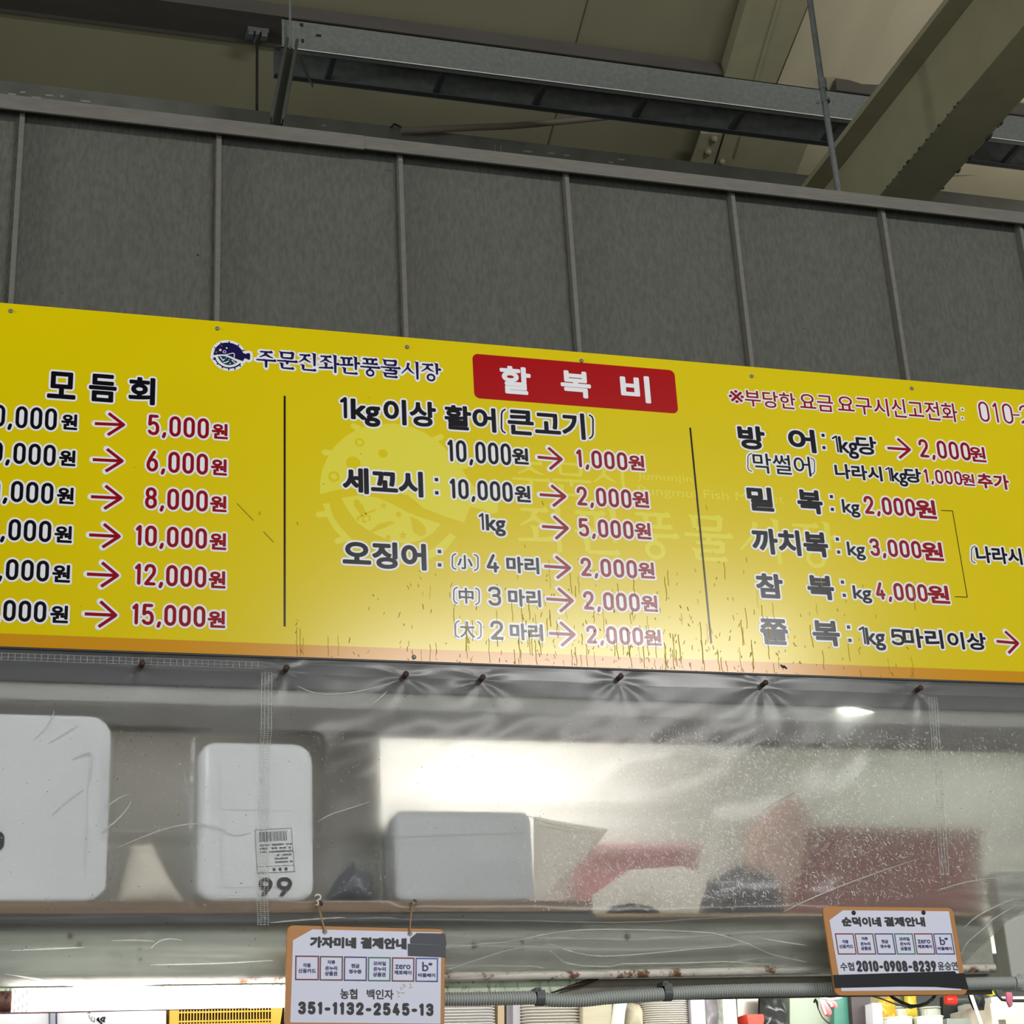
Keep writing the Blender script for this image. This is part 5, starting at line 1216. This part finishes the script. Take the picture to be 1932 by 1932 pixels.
stack(806, 938, 1890, 5.7, .56, m_tray, 'white foam dish in the stack just right of the left notice board', 'white dishes beside the left notice board')
stack(983, 1098, 1890, 5.9, .56, m_tray2, 'pale cream dish in the middle stack, under the first conduit clip', 'cream dishes under the first conduit clip')
stack(1213, 1301, 1878, 4.2, .56, m_tray2, 'thin cream dish in the stack under the second conduit clip', 'thin cream dishes under the second conduit clip')
pbox(939, 952, 1888, .60, .08, 'wood_strip', mat('pale_wood', C(226, 200, 160), .6), 'narrow pale wood strip between the two left dish stacks', 'wood strip', .001)
pbox(956, 968, 1888, .60, .1, 'card_board', mat('dusky_card', C(168, 162, 168), .6), 'greyish card panel standing left of the cream dish stack', 'card', .001)
pbox(968, 982, 1888, .58, .1, 'card_board', m_lil, 'pale lilac card panel against the left side of the cream dish stack', 'card', .001)
pbox(1099, 1156, 1893, .55, .12, 'carton', m_cre, 'cream carton between the middle dish stack and the white paper roll', 'carton')
crumple([(1154, 1940), (1160, 1890), (1186, 1888), (1182, 1910), (1179, 1940)], .54, .02, 'paper_sheet', mat('bright_paper', C(240, 246, 236), .6), 'crumpled bright white sheet between the cream carton and the rounded tub', 'paper', amp=.003)
crumple([(1181, 1945), (1181, 1895), (1192, 1888), (1212, 1892), (1219, 1905), (1220, 1945)], .56, .06, 'food_tub', m_cre, 'cream rounded tub left of the thin cream dish stack', 'tub', amp=.001, sc=3)
pbox(1302, 1329, 1876, .56, .1, 'card_board', m_lil, 'pale lilac folded card right of the thin cream dish stack', 'card', .001, 3)
crumple([(1331, 1945), (1327, 1876), (1362, 1874), (1362, 1945)], .58, .03, 'plastic_bag', mat('lilac_bag', C(150, 144, 150), .4), 'grey lilac bag right of the folded lilac card at the bottom edge', amp=.012, sc=40)
pbox(1362, 1388, 1876, .55, .06, 'food_carton', mat('white_carton', C(226, 232, 216), .5, var=.25, vscale=90), 'white carton with dark scribbled print at the bottom edge', 'carton', .002, 4)
pbox(1390, 1441, 1872, .60, .04, 'foil_bag', mat('silver_film', C(170, 166, 156), .3, metal=.3, var=.12, vscale=20), 'silver grey bag above the red box at the bottom edge', 'bag', .004, 2)
pbox(1408, 1441, 1913, .54, .06, 'red_box', mat('bright_red', C(226, 62, 44), .5), 'bright red box at the bottom edge under the silver bag', 'box', .002, 4)
crumple([(1440, 1945), (1440, 1874), (1486, 1872), (1492, 1945)], .53, .05, 'plastic_bag', mat('shiny_black_bag', C(44, 46, 46), .25), 'shiny black bag between the red box and the pale green panel', amp=.016, sc=34)
pbox(1490, 1574, 1868, .62, .02, 'partition_panel', mat('pale_green_panel', C(164, 174, 156), .5, var=.05, vscale=7), 'pale green partition panel at the bottom edge left of the green board', 'panel', .001)
pbox(1574, 1605, 1868, .58, .02, 'chalk_board', mat('green_board', C(52, 122, 104), .4, var=.15, vscale=20), 'teal green board hanging beside the dark post under the right notice board', 'board', .001)
pbox(1605, 1641, 1868, .56, .03, 'dark_post', mat('dark_brown_post', C(58, 48, 50), .5, var=.2, vscale=40), 'dark brown post under the right notice board', 'post', .001, 4)
# pink clip with cord, white hanger strip
m_pink2 = mat('pink_rubber', C(232, 120, 124), .5); m_w = mat('glossy_white', C(240, 238, 232), .35)
g = thing('rubber_glove', 'pink and white rubber glove hanging in front of the green board', 'glove', aty(1562, 1900, .45))
b = MB(); b.tube([aty(x, y, .45) for x, y in ((1552, 1886), (1556, 1899), (1562, 1911), (1566, 1915))], [.006, .009, .010, .006], 10); b.tube([aty(x, y, .452) for x, y in ((1566, 1888), (1574, 1896), (1577, 1901))], [.006, .008, .005], 10); b.build('finger', m_pink2, g)
b = MB(); b.tube([aty(x, y, .443) for x, y in ((1549, 1885), (1553, 1900), (1558, 1914))], .0028, 8); b.tube([aty(x, y, .443) for x, y in ((1561, 1887), (1567, 1893), (1570, 1899))], .003, 8); b.build('cuff', m_w, g)
b = MB(); b.tube([aty(x, y, .40) for x, y in ((1526, 1878), (1545, 1881), (1565, 1886), (1580, 1884), (1592, 1879), (1610, 1872))], [.0035, .0036, .003, .0028, .0024, .002], 8); tag(b.build('hanging_strip', m_w), 'white curved strip crossing in front of the pink glove under the conduit', 'strip')
b = MB(); b.tube([aty(x, y, .46) for x, y in ((1537, 1888), (1541, 1890), (1544, 1904), (1551, 1919), (1560, 1928), (1566, 1931))], [.006, .003, .0012, .0012, .0015, .0015], 7); tag(b.build('power_cord', m_black), 'thin black cord with a plug hanging left of the pink glove', 'cord')
# things under the right notice board
b = MB(); b.tube([aty(x, y, .03) for x, y in ((1675, 1872), (1684, 1882), (1700, 1891), (1718, 1898), (1732, 1898), (1748, 1893), (1760, 1884), (1768, 1872))], .0034, 10); tag(b.build('cable_loop', mat('dark_cable', C(62, 66, 64), .4)), 'dark grey cable loop sagging below the right notice board', 'cable')
b = MB(); b.tube([aty(x, y, .05) for x, y in ((1640, 1878), (1662, 1884), (1685, 1893), (1705, 1899), (1718, 1902), (1738, 1897), (1755, 1890), (1766, 1878))], .0016, 8); tag(b.build('cable_loop', mat('pale_cable', C(170, 166, 150), .4)), 'thin pale cable sagging beside the dark loop below the right notice board', 'cable')
m_yb = mat('amber_bag', C(222, 170, 52), .35); 
pbox(1642, 1700, 1872, .70, .02, 'partition_strip', mat('khaki_strip', C(168, 156, 112), .6), 'khaki upright strip right of the dark brown post', 'strip', .001)
pbox(1646, 1664, 1892, .52, .04, 'paper_pad', m_lilw, 'white upright pad at the bottom edge right of the dark brown post', 'pad', .001, 2)
crumple([(1668, 1945), (1660, 1888), (1690, 1876), (1700, 1940)], .60, .03, 'plastic_bag', m_yb, 'amber yellow bag behind the white cups under the right notice board', amp=.012, sc=40)
crumple([(1712, 1920), (1710, 1872), (1732, 1872), (1736, 1920)], .66, .03, 'plastic_bag', mat('lemon_bag', C(232, 206, 70), .35), 'lemon yellow bag behind the cups, right of the amber one', amp=.006, sc=30)
def cup(px, py, Y, wpx, label):
    p, q = aty(px-wpx/2, py, Y), aty(px+wpx/2, py, Y); R0 = (q.x-p.x)/2; h = p.z-ZT
    r = thing('paper_cup', label, 'cup', ((p.x+q.x)/2, Y+R0, ZT), 'white ribbed cups')
    b = MB(); n = 36; c = Vector(((p.x+q.x)/2, Y+R0, ZT)); vs = []
    for j, (z, f) in enumerate(((0, .82), (h*.95, .98))):
        vs += [c+Vector((R0*f*(1+(.02 if k % 2 else -.01))*math.cos(k*2*math.pi/n), R0*f*(1+(.02 if k % 2 else -.01))*math.sin(k*2*math.pi/n), z)) for k in range(n)]
    b.add(vs, [[k, (k+1) % n, n+(k+1) % n, n+k] for k in range(n)]); b.add(vs[:n], [list(range(n-1, -1, -1))]); b.build('body', m_cup, r)
    b = MB(); b.tube([c+Vector((R0*math.cos(k*math.pi/12), R0*math.sin(k*math.pi/12), h)) for k in range(25)], .0022, 7, caps=False); b.build('rim', m_cup, r)
m_cup = mat('ribbed_cup', C(228, 232, 214), .4)
cup(1704, 1919, .52, 56, 'white ribbed cup at the bottom edge, front left one below the right notice board')
cup(1764, 1917, .52, 50, 'white ribbed cup at the bottom edge, front right one below the right notice board')
cup(1700, 1900, .66, 38, 'white ribbed cup standing behind the front left cup')
cup(1763, 1900, .66, 36, 'white ribbed cup standing behind the front right cup')
b = MB(); b.tube([aty(1784, 1887, .55), aty(1787, 1887, .55), aty(1802, 1887, .55), aty(1804, 1887, .55)], [.010, .0115, .0115, .0095], 16); rc = b.build('bottle_cap', mat('red_cap', C(214, 44, 34), .3)); tag(rc, 'glossy red cap below the right end of the right notice board', 'cap')
b = MB(); b.tube([aty(1804, 1887, .55), aty(1830, 1887, .55)], .009, 12); b.build('neck', mat('smoky_neck', C(70, 74, 70), .3), rc)
pbox(1780, 1850, 1880, .74, .02, 'metal_sheet', mat('charcoal_panel', C(62, 64, 62), .5, var=.15, vscale=14), 'charcoal panel behind the red cap and the white pole', 'panel', .001)
pbox(1787, 1850, 1921, .60, .08, 'steel_box', mat('pale_steel_box', C(160, 170, 162), .35, var=.06, vscale=10), 'pale grey-green steel box low behind the white pole', 'box', .002)
b = MB(); b.tube([aty(1829, 1868, .38), aty(1854, 1940, .38)], .0042, 10); tag(b.build('white_pole', m_w), 'slanting white pole just right of the right notice board', 'pole')
crumple([(1833, 1868), (1860, 1868), (1866, 1890), (1864, 1904), (1846, 1904), (1838, 1885)], .45, .04, 'plastic_bag', m_black, 'matt black bag hanging right of the white pole', amp=.006, sc=24)
pbox(1846, 1868, 1896, .66, .02, 'metal_sheet', mat('grey_green_panel', C(76, 84, 80), .5, var=.1, vscale=20), 'grey-green strip below the matt black bag', 'panel', .001)
crumple([(1861, 1869), (1876, 1868), (1881, 1876), (1872, 1879), (1864, 1876)], .5, .02, 'sponge', mat('vivid_yellow', C(246, 232, 30), .5), 'small vivid yellow sponge by the matt black bag', 'sponge', amp=.003, sc=40)
ap = thing('water_heater', 'cream appliance with stained casing in the bottom right corner', 'appliance', aty(1900, 1932, .50))
m_app = mat_rusty('stained_cream', C(240, 226, 206), C(196, 160, 130), .38, 18)
p, q = aty(1868, 1892, .50), aty(1990, 1892, .50)
b = MB(); b.box((p.x, .50, ZT), (q.x, .70, p.z)); b.build('casing', m_app, ap, bevel=.004)
b = MB(); p2, q2 = aty(1870, 1880, .55), aty(1990, 1880, .55); b.box((p2.x, .55, p.z-.002), (q2.x, .72, p2.z)); b.build('lid', m_w, ap, bevel=.004)
b = MB(); c = aty(1884, 1924, .4985); d = aty(1898, 1932, .4985); b.box((c.x, .4975, ZT+.001), (d.x, .502, c.z)); b.build('vent', mat('brown_vent', C(110, 100, 90), .6), ap)
b = MB(); b.tube([aty(x, y, .42) for x, y in ((1880, 1866), (1883, 1878), (1890, 1886), (1905, 1888), (1932, 1888), (1960, 1888))], .0036, 10); tag(b.build('power_cord', m_black), 'thick black cord curling behind the maroon clothespin at bottom right', 'cord')
b = MB(); b.prism([aty(1898, 1866, .36), aty(1907, 1866, .36), aty(1912, 1880, .36), aty(1911, 1897, .36), aty(1906, 1901, .36), aty(1901, 1890, .36)], (0, .008, 0)); cp = b.build('clothespin', mat('maroon_plastic', C(128, 58, 78), .4), bevel=.002); tag(cp, 'maroon clothespin clipped to the conduit near the bottom right corner', 'clothespin')
bpy.data.objects.remove(_fo); bpy.data.curves.remove(_fc)
